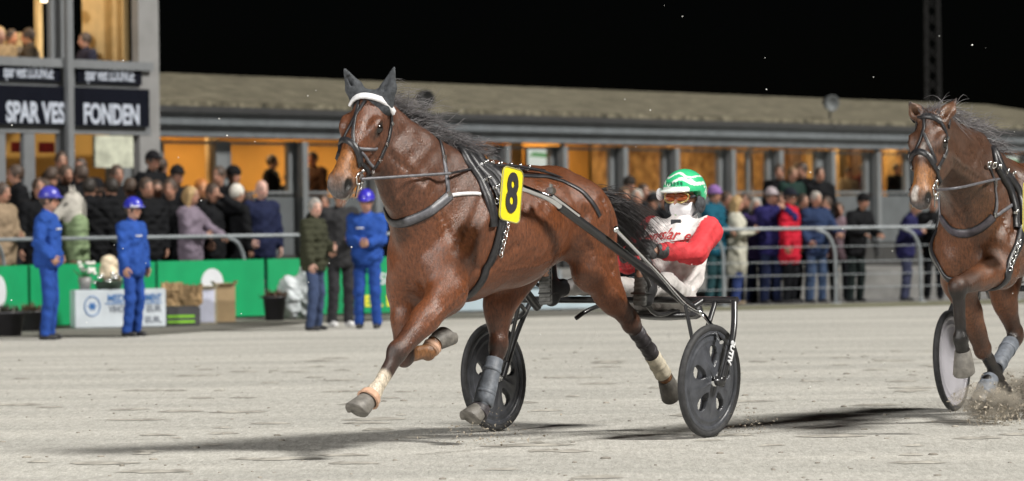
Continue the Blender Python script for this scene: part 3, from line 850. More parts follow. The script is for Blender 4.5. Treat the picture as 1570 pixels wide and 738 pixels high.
SKIN = (.42, .235, .165)
def person(loc, face, label, h=1.75, skin=SKIN, hair=(.06, .04, .03), hairstyle='short', hat=None, top=('navy', (.02, .025, .05)), legs=('dark', (.025, .028, .035)),
           arms=('down', 'down'), coat=.80, lean=0.0, turn=0.0, nod=0.0, shoes=None, sit=False, vox=.016, puff=1.35, group=None, stride=.0, fat=1.0, extra=None):
    """loc: feet; face: heading in degrees from the world +X axis; coat: height of the hem as a share of the hip"""
    k = h / 1.78
    rs = np.random.RandomState(abs(hash(label)) % 100000 if False else sum(ord(c) * (i + 1) for i, c in enumerate(label)) % 99991)
    dz = .43 if sit else 0.0
    def S(x, y, z): return V(x, y, z - (dz if z >= .84 else 0)) * k
    ln = lambda z: max(0, z - .95) * lean
    hip = [S(0, sd * .092, .93) for sd in (1, -1)]
    st = stride
    kn = [S(.44, sd * .13, .50) for sd in (1, -1)] if sit else [S(.03 + st * .5 * sd, sd * .105, .50) for sd in (1, -1)]
    an = [S(.44, sd * .13, .085) for sd in (1, -1)] if sit else [S(-.02 + st * sd, sd * .115, .085) for sd in (1, -1)]
    ch = S(ln(1.32), 0, 1.32); sh = [S(ln(1.44) - .01, sd * .185, 1.435) for sd in (1, -1)]
    nk = S(ln(1.52) + .0, 0, 1.52); hc = S(ln(1.66) + .025 + nod * .05, 0, 1.655)
    ct, st_ = math.cos(turn), math.sin(turn)
    fw = unit(V(ct, st_, -nod)); lf = unit(V(-st_, ct, 0)); up = np.cross(fw, lf)
    HA = np.array([fw, lf, up])
    arm = []
    for i, sd in enumerate((1, -1)):
        a = arms[i]
        tgt = {'down': S(.06, sd * .25, .86), 'rail': S(.40, sd * .18, 1.12), 'phone': S(.30, sd * .06, 1.48), 'front': S(.26, sd * .05, 1.12), 'pocket': S(.10, sd * .20, .98),
               'cross': S(.20, -sd * .12, 1.20), 'face': S(.16, sd * .05, 1.60), 'up': S(.28, sd * .16, 1.72), 'read': S(.30, sd * .10, 1.22), 'back': S(-.14, sd * .12, .98)}[a] if isinstance(a, str) else V(*a) * k
        el, hd = ik(sh[i], tgt, .285 * k, .255 * k, (-.5, sd * .55, -.8) if a not in ('phone', 'up', 'face') else (.2, sd * .9, -.8))
        arm.append((el, hd))
    lo, hi = V(-.50, -.55, -.03) * k, V(.75, .55, 1.95) * k
    # --- body
    F = Field(lo, hi, vox)
    for i in (0, 1):
        F.cone(hip[i], kn[i], .075 * k, .052 * k, .03); F.cone(kn[i], an[i], .05 * k, .036 * k, .02)
        F.cone(an[i] + S(-.03, 0, -.05), an[i] + S(.12, 0, -.06), .03 * k, .026 * k, .02)
        el, hd = arm[i]
        F.cone(sh[i], el, .045 * k, .038 * k, .03); F.cone(el, hd, .036 * k, .027 * k, .02)
    F.cone(S(0, 0, .98), ch, .12 * k, .13 * k, .06, (0, 1, 0), 1.2); F.cone(sh[0], sh[1], .055 * k, .055 * k, .06)
    F.cone(nk - S(0, 0, .05), hc - S(.01, 0, .06), .052 * k, .05 * k, .02)
    F.ell(hc + up * .02 * k, V(.100, .078, .112) * k, .02, HA)
    F.ell(hc + (fw * .02 - up * .055) * k, V(.072, .058, .066) * k, .03, HA)
    F.cone(hc + (fw * .092 + up * .008) * k, hc + (fw * .112 - up * .028) * k, .010 * k, .016 * k, .014)
    for sd in (1, -1):
        F.ell(hc + (lf * sd * .080 - fw * .008) * k, V(.024, .012, .034) * k, .008, HA)
        F.ell(hc + (fw * .104 + lf * sd * .032 + up * .012) * k, V(.016, .018, .012) * k, .012, HA, 'sub')
    P, Q = F.surface(1)
    hm = MB()
    for i, sd in enumerate((1, -1)):
        el, hd = arm[i]; d = unit(hd - el)
        pn = unit(V(.1, -sd, -.1)) if arms[i] == 'down' else V(0, 0, -1) if arms[i] in ('rail',) else V(-.3, -sd * .7, .1)
        th = V(1, 0, .2) if arms[i] == 'down' else V(0, -sd, .2) if arms[i] == 'rail' else V(0, -sd * .2, 1)
        hand_shape(hm, hd - d * .015 * k, d, pn, th, k, curl=.45 if arms[i] == 'down' else .75)
    verts, faces = merge_np(P, Q, hm)
    me = mesh_from('person', verts, faces)
    va = np.array(verts)
    set_color(me, face_paint(va, hc, k, fw, lf, up, skin, hair))
    o = link('person', me, M_SKIN)
    o.location = loc; o.rotation_euler = (0, 0, R(face))
    tag(o, label, 'person', group)
    # --- trousers
    tcol = cloth(*legs)
    F = Field(lo, hi, vox)
    for i in (0, 1):
        F.cone(hip[i] + S(0, 0, .02), kn[i], .092 * k * fat, .074 * k, .04); F.cone(kn[i], an[i] + S(0, 0, -.01), .073 * k, .064 * k, .03)
    F.cone(S(0, -.05, .99), S(0, .05, .99), .118 * k * fat, .118 * k * fat, .05)
    F.ripple(.006, 26, rs.randint(1000))
    F.cut(lambda X, Y, Z: .045 * k - Z)
    P, Q = F.surface(1); link('trousers', np_mesh('trousers', P, Q), tcol, o)
    # --- shoes
    for i in (0, 1):
        F = Field(an[i] - V(.14, .1, .12), an[i] + V(.26, .1, .12), .014)
        F.cone(an[i] + S(-.035, 0, -.045), an[i] + S(.12, 0, -.056), .044 * k, .036 * k, .03, (0, 1, 0), 1.05); F.cone(an[i] + S(-.03, 0, .02), an[i] + S(-.03, 0, -.04), .046 * k, .045 * k, .02)
        z0 = an[i][2] - .083 * k
        F.cut(lambda X, Y, Z: z0 - Z)
        P, Q = F.surface(1); link('shoe', np_mesh('shoe', P, Q), shoes or M_SHOE, o)
    # --- jacket
    F = Field(lo, hi, vox)
    g = (.028 * puff) * k
    hem = .93 * coat
    F.cone(S(0, 0, hem + .10), S(0, 0, .98), (.128 + g / k) * k * fat, (.122 + g / k) * k * fat, .05, (0, 1, 0), 1.22)
    F.cone(S(0, 0, 1.0), ch, .118 * k * fat + g, .128 * k * fat + g, .08, (0, 1, 0), 1.22)
    F.cone(sh[0] * .9 + ch * .1, sh[1] * .9 + ch * .1, .062 * k + g * .7, .062 * k + g * .7, .07)
    for i in (0, 1):
        el, hd = arm[i]
        F.cone(sh[i], el, .055 * k + g * .9, .046 * k + g * .8, .03); F.cone(el, hd - unit(hd - el) * .03 * k, .046 * k + g * .8, .040 * k + g * .5, .02)
    F.cone(nk - S(.0, 0, .055), nk + S(-.005, 0, .0), .078 * k + g * .3, .066 * k, .03)
    F.ripple(.007 * puff, 26, rs.randint(1000)); F.ripple(.0045, 58, rs.randint(1000))
    if puff > 1.4: F.v += (.005 * np.sin(F.ax[2] * 75 / k)).astype(np.float32)[None, None, :]
    zh = (hem - dz) * k
    F.cut(lambda X, Y, Z: zh - Z)
    P, Q = F.surface(1); jk = link('jacket', np_mesh('jacket', P, Q), cloth(*top), o)
    # --- hair and hats
    if hairstyle != 'bald':
        F = Field(hc - V(.2, .2, .34) * k, hc + V(.2, .2, .2) * k, .011)
        F.ell(hc + (up * .030 - fw * .012) * k, V(.108, .090, .112) * k, .02, HA)
        if hairstyle == 'long':
            F.cone(hc + (-fw * .06 - up * .02) * k, hc + (-fw * .07 - up * .20) * k, .08 * k, .06 * k, .04)
            for sd in (1, -1): F.cone(hc + (lf * sd * .07 + up * .02) * k, hc + (lf * sd * .075 - up * .17 - fw * .02) * k, .035 * k, .03 * k, .03)
        F.ell(hc + (fw * .105 - up * .035) * k, V(.085, .066, .105) * k, .012, HA, 'sub')
        if hairstyle == 'short': F.ell(hc + (-up * .16 + fw * .02) * k, V(.16, .14, .12) * k, .02, HA, 'sub')
        F.ripple(.004, 70, rs.randint(1000))
        P, Q = F.surface(1); link('hair', np_mesh('hair', P, Q), mat('hair_%d_%d' % (hair[0] * 1000, hair[2] * 1000), hair, .6, var=.35, scale=40, bump=.4, bscale=90), o)
    if hat:
        kind, hcol = hat
        hm_ = cloth('hat_%s_%d_%d' % (kind, hcol[0] * 500, hcol[2] * 500), hcol) if kind != 'helmet' else mat('helmet_%d' % (hcol[2] * 500), hcol, .35, var=.1, scale=12, coat=.3)
        F = Field(hc - V(.24, .2, .12) * k, hc + V(.26, .2, .24) * k, .010)
        r3 = V(.118, .098, .118) if kind != 'helmet' else V(.135, .116, .135)
        F.ell(hc + (up * (.042 if kind != 'helmet' else .05)) * k, r3 * k, .01, HA)
        zc = hc + (up * (.035 if kind != 'beanie' else .025)) * k
        F.cut(lambda X, Y, Z: -((X - zc[0]) * up[0] + (Y - zc[1]) * up[1] + (Z - zc[2]) * up[2]))
        if kind in ('cap', 'helmet'):
            F.ell(hc + (fw * .115 + up * .045) * k, V(.07, .075, .012) * k, .015, HA)
        if kind == 'beanie':
            F.cone(hc + (up * .03 - fw * .105) * k, hc + (up * .03 + fw * .1) * k, .02, .02, .02)
            F.ell(hc + up * .04 * k, V(.124, .104, .022) * k, .01, HA)
        P, Q = F.surface(1)
        ho = link({'cap': 'cap', 'helmet': 'helmet', 'beanie': 'knit_hat'}[kind], np_mesh('hat', P, Q), hm_, o)
    if extra: extra(o, k, dict(hc=hc, fw=fw, lf=lf, up=up, arm=arm, sh=sh, ch=ch, nk=nk, HA=HA, S=S, jacket=jk))
    return o
# ================================================================== horses and their harness
M_COAT = attr_mat('horse_coat', rough=0.37, bump=0.6, bscale=200, var=0.60, vscale=85, stretch=(1, 1, 0.4), rvar=0.13, spec=0.6)
M_HOOF = mat('hoof_horn', (0.16, 0.15, 0.135), 0.55, var=0.3, scale=25, bump=0.3, bscale=80)
M_HAIR = mat('mane_hair', (0.15, 0.142, 0.15), 0.40, var=0.45, scale=30)  # grey made paler than the tail so the strands look lit
M_TAIL = mat('tail_hair', (0.035, 0.032, 0.034), 0.42, var=0.4, scale=30)
M_LEATHER = mat('harness_leather', (0.022, 0.022, 0.025), 0.38, var=0.3, scale=40, bump=0.2, bscale=200, spec=0.6)
M_GREYSTRAP = mat('grey_strap', (0.12, 0.12, 0.135), 0.45, var=0.25, scale=40)
M_STEEL = mat('buckle_steel', (0.72, 0.72, 0.72), 0.22, metal=1.0, var=0.1)
M_WHITESTRAP = mat('white_strap', (0.72, 0.72, 0.74), 0.5, var=0.15, scale=50)
M_BLACKCLOTH = mat('black_ear_cloth', (0.048, 0.053, 0.060), 0.8, var=0.4, scale=50, bump=0.4, bscale=150)
M_BOOT = mat('grey_leg_boot', (0.13, 0.145, 0.17), 0.55, var=0.3, scale=25, bump=0.2)
M_DARKBOOT = mat('dark_leg_boot', (0.045, 0.04, 0.045), 0.5, var=0.4, scale=25, bump=0.2)
M_CREAM = mat('cream_wrap', (0.62, 0.56, 0.44), 0.8, var=0.2, scale=30, bump=0.3)
M_PINK = mat('peach_cuff', (0.52, 0.32, 0.22), 0.7, var=0.2, scale=30)
M_EYE = mat('dark_eye', (0.012, 0.009, 0.008), 0.08, var=0.1, spec=0.8)
M_YELLOW = mat('yellow_plate', (0.86, 0.72, 0.02), 0.4, var=0.06, scale=20)
M_BLACKNUM = mat('plate_black', (0.03, 0.03, 0.035), 0.5, var=0.1)

def strap(bvh, pts, width, thick, material, name, parent, step=0.02, lift=0.004, closed=False, snap=True, smooth=3):
    """a band that lies on the body's skin along the given points"""
    P = catmull(pts, step)
    Nn = [None] * len(P)
    if snap:
        for _ in range(2):
            for i, p in enumerate(P):
                h = bvh.find_nearest(Vector(p))
                P[i] = np.array(h[0]); Nn[i] = np.array(h[1])
            for _ in range(smooth):
                P = [P[i] if i in (0, len(P) - 1) else (P[i - 1] + 2 * P[i] + P[i + 1]) / 4 for i in range(len(P))]
        for i, p in enumerate(P):
            h = bvh.find_nearest(Vector(p))
            n = np.array(h[1]); q = np.array(h[0])
            d = (p - q) @ n
            P[i] = p + n * max(0, lift - d) if d < lift else p
            Nn[i] = n
        for _ in range(3):
            Nn = [unit(Nn[max(0, i - 1)] + 2 * Nn[i] + Nn[min(len(P) - 1, i + 1)]) for i in range(len(P))]
    else:
        Nn = [np.array(snap_n, float) for snap_n in [(0, 1, 0)] * len(P)]
    vs_, fs_ = [], []
    prof = [(-.5, 0), (-.42, 1), (.42, 1), (.5, 0), (.42, -.6), (-.42, -.6)]
    n = len(prof)
    for i in range(len(P)):
        t = unit(P[min(i + 1, len(P) - 1)] - P[max(i - 1, 0)])
        nn = unit(Nn[i] - t * (Nn[i] @ t)); sd = np.cross(t, nn)
        for (a, b) in prof:
            vs_.append(P[i] + sd * a * width + nn * b * thick)
    for i in range(len(P) - 1):
        for k in range(n):
            a, b = i * n + k, i * n + (k + 1) % n
            fs_.append((a, b, b + n, a + n))
    m = MB(); m.add(vs_, fs_, True)
    m.add(vs_[:n], [tuple(range(n))]); m.add(vs_[-n:], [tuple(range(n))])
    return m.build(name, material, parent)

def cord(pts, r, material, name, parent, step=0.03, n=7):
    m = MB(); m.tube(catmull(pts, step), r, n)
    return m.build(name, material, parent)

def ring(c, axis, R_, r, m, n=18, k=7):
    Z = unit(axis); X = unit(np.cross(Z, (0.3, 0.5, 0.8))); Y = np.cross(Z, X)
    pts = [V(*c) + (X * math.cos(2 * math.pi * i / n) + Y * math.sin(2 * math.pi * i / n)) * R_ for i in range(n + 1)]
    m.tube(pts, r, k, caps=False)

def strands(name, material, parent, roots, dirs, lengths, droop, r0, segs=8, wave=0.04, seed=1, gust=None):
    """many tapering hairs as one mesh"""
    rs = np.random.RandomState(seed)
    V_, F_ = [], []
    for q, (p, d, L_) in enumerate(zip(roots, dirs, lengths)):
        p = np.array(p, float); d = unit(d)
        ph = rs.uniform(0, 6.28); w1, w2 = rs.normal(0, wave, 2)
        pts = [p]
        for i in range(segs):
            t = (i + 1) / segs
            dd = d + V(0, 0, -1) * droop * t + (0 if gust is None else np.array(gust) * t)
            dd = dd + V(0, math.sin(ph + 4 * t) * w1 * 3, math.cos(ph + 5 * t) * w2 * 3)
            pts.append(pts[-1] + unit(dd) * L_ / segs)
        b0 = len(V_)
        for i, x in enumerate(pts):
            t = unit(pts[min(i + 1, segs)] - pts[max(0, i - 1)])
            a = unit(np.cross(t, (0.2, 0.1, 1))); c = np.cross(t, a)
            r = r0 * (1 - 0.85 * (i / segs) ** 1.5)
            for k in range(3):
                g = 2.094 * k + ph
                V_.append(x + (a * math.cos(g) + c * math.sin(g)) * r)
        for i in range(segs):
            for k in range(3):
                A_, B_ = b0 + i * 3 + k, b0 + i * 3 + (k + 1) % 3
                F_.append((A_, B_, B_ + 3, A_ + 3))
    me = np_mesh(name, np.array(V_), np.array(F_))
    return link(name, me, material, parent)

def hoof_mesh(cor, sole_dir, fwd, r_top=0.047, r_bot=0.066, h=0.085):
    """horn shoe of the foot: cor = centre of its upper edge, sole_dir = towards the ground side"""
    D = unit(sole_dir); F = unit(np.array(fwd) - D * (np.array(fwd) @ D)); S = np.cross(D, F)
    m = MB(); n = 22; rows = []
    for (t, r, fo) in ((0.0, r_top, 0), (0.08, r_top * 1.06, .004), (0.5, (r_top + r_bot) / 2 + .002, .018), (0.94, r_bot, .034), (1.0, r_bot * 0.95, .034), (0.97, r_bot * .6, .03)):
        rows.append([V(*cor) + D * (h * t * (1 if math.cos(2 * math.pi * k / n) > -.2 else 0.86)) + F * (r * 1.06 * math.cos(2 * math.pi * k / n) + fo) + S * r * math.sin(2 * math.pi * k / n) for k in range(n)])
    vs_ = [p for q in rows for p in q]; fs_ = []
    for i in range(len(rows) - 1):
        for k in range(n):
            a, b = i * n + k, i * n + (k + 1) % n
            fs_.append((a, b, b + n, a + n))
    fs_.append(tuple(range((len(rows) - 1) * n, len(rows) * n)))
    m.add(vs_, fs_, True)
    m.add(rows[0], [tuple(range(n))])
    return m

def sleeve(p0, p1, r0, r1, mat_, name, parent, back=None, bands=2, bulge=.5):
    """wrap or boot round a lower leg"""
    P0, P1 = V(*p0), V(*p1); ax = unit(P1 - P0); L_ = np.linalg.norm(P1 - P0)
    m = MB()
    prof = [(0, r0 * .86), (0.004, r0), (L_ * .3, r0 * .6 + r1 * .4 - .003), (L_ * .6, r1 * .97), (L_ * .85, r1), (L_ - .004, r1 * 1.04), (L_, r1 * .85)]
    m.lathe(P0, ax, prof, 20)
    if back is not None:
        bk = unit(back)
        m.ball(P0 + ax * L_ * .80 + bk * r1 * .5, (L_ * .24, r1 * .75, r1 * .85), ax=(ax, bk, np.cross(ax, bk)))
    for t in [(q + .5) / bands for q in range(bands)]:
        rr = r0 + (r1 - r0) * t
        m.lathe(P0 + ax * L_ * t, ax, [(-.012, rr * .98), (-.010, rr * 1.03), (.010, rr * 1.03), (.012, rr * .98)], 20)
    return m.build(name, mat_, parent)

def build_horse(HF, P, h=0.0105):
    lo, hi = V(-2.3, -.5, -.02), V(1.6, .5, 2.35)
    F = Field(lo, hi, h)
    Yv = (0, 1, 0)
    # ---- trunk
    F.ell((.10, 0, 1.205), (.44, .25, .375), .06)
    F.ell((-.28, 0, 1.24), (.50, .285, .345), .10)
    F.ell((-.62, 0, 1.335), (.40, .26, .255), .10)
    F.ell((-.86, 0, 1.32), (.30, .265, .265), .08)
    F.ell((.34, 0, 1.10), (.21, .20, .255), .10)
    F.cone((.14, 0, 1.545), (-.22, 0, 1.565), .075, .06, .09, Yv, .8)
    F.cone((-.2, 0, 1.53), (-.8, 0, 1.52), .07, .07, .10)
    F.cone((-.98, 0, 1.46), (-1.12, 0, 1.42), .075, .05, .06)              # dock
    # ---- neck and head
    poll, nose = V(*P['poll']), V(*P['nose'])
    a = unit(nose - poll)
    cy = V(*P.get('head_c', (0, 1, 0))); cy = unit(cy - a * (cy @ a))
    b = unit(np.cross(a, cy)); HS = P.get('hs', 1.1)
    def hp(s_, w, n_): return poll + (a * s_ * .90 + cy * w + b * n_) * HS
    AX = np.array([a, cy, b])
    def hell(c, r, k=.03, op='add'): F.ell(hp(*c), V(*r) * HS, k, AX, op)
    def hcone(p, q, ra, rb, k=.03, f=1, op='add'): F.cone(hp(*p), hp(*q), ra * HS, rb * HS, k, cy, f, op)
    nb = V(*P['neck_mid'])
    F.cone((.14, 0, 1.33), (.36, nb[1] * .3, 1.36), .30, .28, .12, Yv, .56)
    F.cone((.30, nb[1] * .3, 1.40), nb, .265, .205, .10, Yv, .56)
    F.cone(nb, hp(.07, 0, -.13), .205, .135 * HS, .08, Yv, .56)
    F.cone((.06, 0, 1.56), nb + V(-.10, 0, .15), .07, .055, .10)
    F.cone(nb + V(-.10, 0, .15), hp(-.01, 0, -.06), .055, .05, .08)
    for sd in (1, -1):                                                   # throat muscle line
        F.cone(hp(.16, sd * .045, -.2), nb + V(.02, sd * .085, -.10), .045, .06, .06)
        F.cone(nb + V(.02, sd * .085, -.10), (.42, sd * .12, 1.16), .06, .07, .07)
    hell((.055, 0, -.09), (.105, .088, .09), .04)
    hell((.19, 0, -.085), (.14, .097, .088), .04)
    hcone((.22, 0, -.085), (.46, 0, -.066), .086, .056, .04, .86)
    hcone((.14, 0, -.035), (.49, 0, -.03), .05, .032, .03)
    hell((.21, 0, -.155), (.14, .072, .10), .04)
    for sd in (1, -1):
        hell((.19, sd * .048, -.185), (.115, .038, .10), .03)
        hcone((.24, sd * .04, -.20), (.46, sd * .022, -.118), .046, .03, .04)
        hell((.16, sd * .084, -.034), (.06, .030, .038), .025)
        hcone((.21, sd * .092, -.082), (.36, sd * .054, -.075), .017, .012, .02)
        hell((.165, sd * .120, -.042), (.036, .022, .023), .012, 'sub')
    hell((.50, 0, -.075), (.075, .055, .062), .035)
    hell((.565, 0, -.085), (.032, .046, .038), .03)
    for sd in (1, -1):
        hell((.525, sd * .044, -.052), (.05, .024, .038), .018)
        hell((.540, sd * .066, -.046), (.036, .024, .024), .010, 'sub')
    hcone((.45, 0, -.125), (.535, 0, -.132), .034, .026, .025)
    hell((.535, 0, -.14), (.034, .034, .022), .02)
    hcone((.60, 0, -.122), (.47, 0, -.113), .011, .005, .010, 5.5, 'sub')
    # ears
    ears = []
    for sd, key in ((1, 'earL'), (-1, 'earR')):
        tip = V(*P[key]); base = hp(-.005, sd * .062, -.06)
        mid = base + (tip - base) * .45
        if P.get('hood'):
            ears.append((base, mid, tip))
        else:
            e_ax = unit(tip - base)
            F.cone(base, mid, .034, .047, .02, b, .62)
            F.cone(mid, tip, .047, .008, .01, b, .5)
            F.cone(mid + b * .03 - e_ax * .05, mid + b * .03 + e_ax * .06, .022, .012, .01, b, .9, 'sub')
    # ---- shoulders, chest, quarters
    for sd in (1, -1):
        F.cone((.0, sd * .15, 1.44), (.40, sd * .165, 1.10), .13, .115, .07, Yv, .72)
        F.ell((.47, sd * .095, 1.02), (.10, .095, .13), .05)
        F.ell((-.86, sd * .17, 1.30), (.21, .12, .21), .07)
        F.ell((-1.01, sd * .12, 1.25), (.12, .10, .19), .07)
    legs = P['legs']
    for lg in legs:
        J = {k_: V(*v_) for k_, v_ in lg.items() if k_ not in ('kind', 'boot', 'mark')}
        sd = 1 if J['top'][1] > 0 else -1
        if lg['kind'] == 'fore':
            F.cone(J['top'], J['elbow'], .125, .115, .06, Yv, .78)
            mid = J['elbow'] * .55 + J['knee'] * .45
            F.cone(J['elbow'], mid, .112, .078, .05, Yv, .82)
            F.cone(mid, J['knee'], .078, .052, .04)
            fw = unit(np.cross(J['knee'] - J['fet'], (0, -1, 0)))
            F.ell(J['knee'] + fw * .006, (.056, .05, .062), .025)
            F.cone(J['knee'], J['fet'], .043, .033, .03, Yv, .85)
            F.cone(J['knee'] - fw * .022, J['fet'] - fw * .02, .028, .026, .02)
            F.cone(J['elbow'] + V(.0, sd * .035, -.01), mid + V(0, sd * .025, 0), .06, .045, .03)
        else:
            hipj = J['top']
            F.cone(hipj, J['stifle'], .19, .115, .07, Yv, .70)
            F.cone(hipj + V(-.12, 0, -.02), J['stifle'] * .40 + J['hock'] * .60, .125, .07, .07, Yv, .72)
            mid = J['stifle'] * .55 + J['hock'] * .45
            F.cone(J['stifle'], mid, .112, .09, .05, Yv, .74)
            F.cone(mid, J['hock'], .09, .052, .04, Yv, .8)
            ax = unit(J['fet'] - J['hock'])
            bk = unit(np.cross(ax, (0, -1, 0)))
            if bk @ unit(J['stifle'] - J['hock']) > 0: bk = -bk
            bk = -bk if bk @ V(-1, 0, .35) < 0 else bk
            F.ell(J['hock'], (.058, .047, .068), .03)
            F.cone(J['hock'] + bk * .05 + unit(J['stifle'] - J['hock']) * .03, J['hock'] + bk * .045 + ax * .05, .026, .028, .02)
            F.cone(J['hock'] + bk * .05 + unit(J['stifle'] - J['hock']) * .03, mid + bk * .06, .018, .03, .03)
            F.cone(J['hock'], J['fet'], .045, .035, .03, Yv, .85)
            F.cone(J['hock'] + bk * .028, J['fet'] + bk * .02, .028, .026, .02)
        F.ell(J['fet'], (.046, .041, .048), .02)
        F.cone(J['fet'], J['cor'], .037, .044, .02)
    # shallow folds and muscle lines
    for sd in (1, -1):
        F.cone((.12, sd * .275, 1.40), (.22, sd * .275, 1.02), .012, .02, .05, None, 1, 'sub')
        F.cone((-.60, sd * .28, 1.12), (-.74, sd * .285, 1.33), .02, .015, .06, None, 1, 'sub')
        F.cone((-.98, sd * .265, 1.32), (-1.02, sd * .25, 1.05), .012, .012, .05, None, 1, 'sub')
    F.ripple(.0016, 34, 3)
    Pv, Q = F.surface(2)
    # ---- veins, tendons and grooves between the muscles
    bv0 = BVHTree.FromPolygons([tuple(p) for p in Pv.tolist()], [tuple(q) for q in Q.tolist()])
    def ridge(path, amp, rad):
        path = [np.array(bv0.find_nearest(Vector(p))[0]) for p in catmull(path, .03)]
        path = np.array(path); lo_, hi_ = path.min(0) - 3 * rad, path.max(0) + 3 * rad
        idx = np.where(np.all((Pv > lo_) & (Pv < hi_), axis=1))[0]
        if not len(idx): return
        d = np.linalg.norm(Pv[idx][:, None] - path[None], axis=2).min(1)
        g_ = amp * np.exp(-(d / rad) ** 2)
        for i, w in zip(idx[g_ * np.sign(amp) > abs(amp) * .03], g_[g_ * np.sign(amp) > abs(amp) * .03]):
            Pv[i] += np.array(bv0.find_nearest(Vector(Pv[i]))[1]) * w
    for sd in (1, -1):
        y = .32 * sd
        ridge([(-.02, y, 1.50), (.22, y, 1.27), (.40, y, 1.09)], .009, .030)
        ridge([(-.08, y, 1.14), (.12, y, 1.0), (.33, y, .97)], -.013, .026)
        ridge([(.12, y * .7, 1.55), (.33, y, 1.30), (.50, y, 1.15)], -.012, .030)
        for i in range(6): ridge([(-.20 - .085 * i, y, 1.40), (-.27 - .085 * i, y, 1.20), (-.27 - .07 * i, y, 1.02)], .0035, .017)
        ridge([(-.02, y, .96), (-.28, y, .97), (-.56, y, 1.05)], .005, .011)
        ridge([(-.90, y, 1.42), (-.99, y, 1.17), (-1.06, y, 1.0)], -.011, .020)
        ridge([(-.60, y, 1.42), (-.72, y, 1.22), (-.82, y, 1.07)], .008, .030)
        ridge([(-.75, y, 1.12), (-.9, y, 1.02), (-1.0, y, .98)], -.008, .018)
        ridge([hp(.20, sd * .09, -.22), nb + V(.0, sd * .12, -.12), (.44, y * .7, 1.17)], -.010, .022)
        ridge([hp(.24, sd * .1, -.10), hp(.33, sd * .08, -.10), hp(.42, sd * .07, -.08)], .0045, .007)
        ridge([hp(.30, sd * .08, -.09), hp(.38, sd * .06, -.05)], .004, .006)
        ridge([hp(.10, sd * .1, -.06), hp(.13, sd * .1, -.02)], .006, .012)
        ridge([(.30, y, 1.05), (.38, y, .98), (.44, y, .90)], .006, .010)
    for lg in legs:
        J = {k_: V(*v_) for k_, v_ in lg.items() if k_ not in ('kind', 'boot', 'mark')}
        s_ = V(0, .1 if J['top'][1] > 0 else -.1, 0)
        k0, k1 = ('elbow', 'knee') if lg['kind'] == 'fore' else ('stifle', 'hock')
        ridge([J[k0] + s_, J[k0] * .5 + J[k1] * .5 + s_ + V(.02, 0, 0), J[k1] + s_], .005, .010)
        ridge([J[k0] + s_ + V(-.05, 0, 0), J[k0] * .5 + J[k1] * .5 + s_ + V(-.04, 0, 0)], -.008, .016)
    me = np_mesh('horse', Pv, Q)
    # ---- coat colour patches (bay: red-brown, black points, marks)
    C = np.tile(V(*P['coat']), (len(Pv), 1))
    def paint(a_, b_, rad, col, soft=.04, amt=1.0):
        d, _ = seg_dist(Pv, a_, b_)
        w = np.clip((rad + soft / 2 - d) / soft, 0, 1)[:, None] * amt
        C[:] = C * (1 - w) + V(*col) * w
    dark = P['dark']
    wz = np.clip((Pv[:, 2] - 1.36) / .35, 0, 1)[:, None] * np.clip((.75 - Pv[:, 0]) / .3, 0, 1)[:, None]
    C[:] = C * (1 - wz * .40) + V(.05, .026, .018) * wz * .40           # darker hair along back and crest
    paint((.30, 0, 1.50), hp(.12, 0, -.22), .30, P['neckcol'], .30, .75)          # duller neck, blacker flanks of the chest
    paint((.1, .26, 1.25), (.35, .25, 1.1), .14, P['neckcol'], .24, .35)
    for lg in legs:
        J = {k_: V(*v_) for k_, v_ in lg.items() if k_ not in ('kind', 'boot', 'mark')}
        k0 = 'knee' if lg['kind'] == 'fore' else 'hock'
        paint(J[k0] * .8 + J['fet'] * .2, J['fet'], .09, dark, .05, .95)
        paint(J['fet'], J['cor'], .09, dark, .05, .95)
        up = J['elbow'] if lg['kind'] == 'fore' else J['stifle']
        paint(J[k0], J[k0] * .8 + up * .2, .085, dark, .10, .75)
        if lg.get('mark') == 'white': paint(J['fet'] * .8 + J[k0] * .2, J['cor'], .085, (.55, .48, .38), .03, .95)
        if lg.get('mark') == 'brown': paint(J[k0] * .5 + J['fet'] * .5, J['cor'], .085, (.20, .09, .035), .03, .9)
    paint(hp(.56, 0, -.06), hp(.54, 0, -.14), .062 * HS, (.085, .078, .08), .06)
    for sd in (1, -1): paint(hp(.525, sd * .05, -.05), hp(.55, sd * .05, -.06), .05 * HS, (.085, .078, .08), .04)
    paint(hp(.43, 0, -.02), hp(.46, 0, -.07), .085 * HS, P['muzzle'], .07, .8)
    paint(hp(.56, 0, -.145), hp(.47, 0, -.15), .034 * HS, (.42, .38, .33), .03, .85)
    paint(hp(.60, 0, -.121), hp(.5, 0, -.115), .012, (.02, .015, .015), .012)
    for sd in (1, -1):
        paint(hp(.155, sd * .105, -.042), hp(.18, sd * .105, -.042), .036, (.02, .014, .012), .02, .9)
        paint(hp(.545, sd * .062, -.046), hp(.535, sd * .060, -.046), .033, (.006, .005, .005), .012)
    for (p, q, r_, col) in P.get('marks', []):
        paint(hp(*p), hp(*q), r_, col, .015, .95)
    if not P.get('hood'):
        for sd, key in ((1, 'earL'), (-1, 'earR')):
            tip = V(*P[key]); base = hp(-.005, sd * .062, -.06); mid = (tip + base) / 2
            paint(mid + b * .03, mid + b * .04, .03, (.20, .12, .08), .03, .8)
            paint(tip, tip, .03, (.03, .025, .025), .03, .9)
    set_color(me, C)
    body = link('horse', me, M_COAT)
    HF.place(body)
    bvh = BVHTree.FromPolygons([tuple(p) for p in Pv.tolist()], [tuple(q) for q in Q.tolist()])
    # ---- eyes, hooves
    for sd in (1, -1):
        m = MB(); m.ball(hp(.165, sd * .091, -.041), .030 * HS); m.build('eye', M_EYE, body)
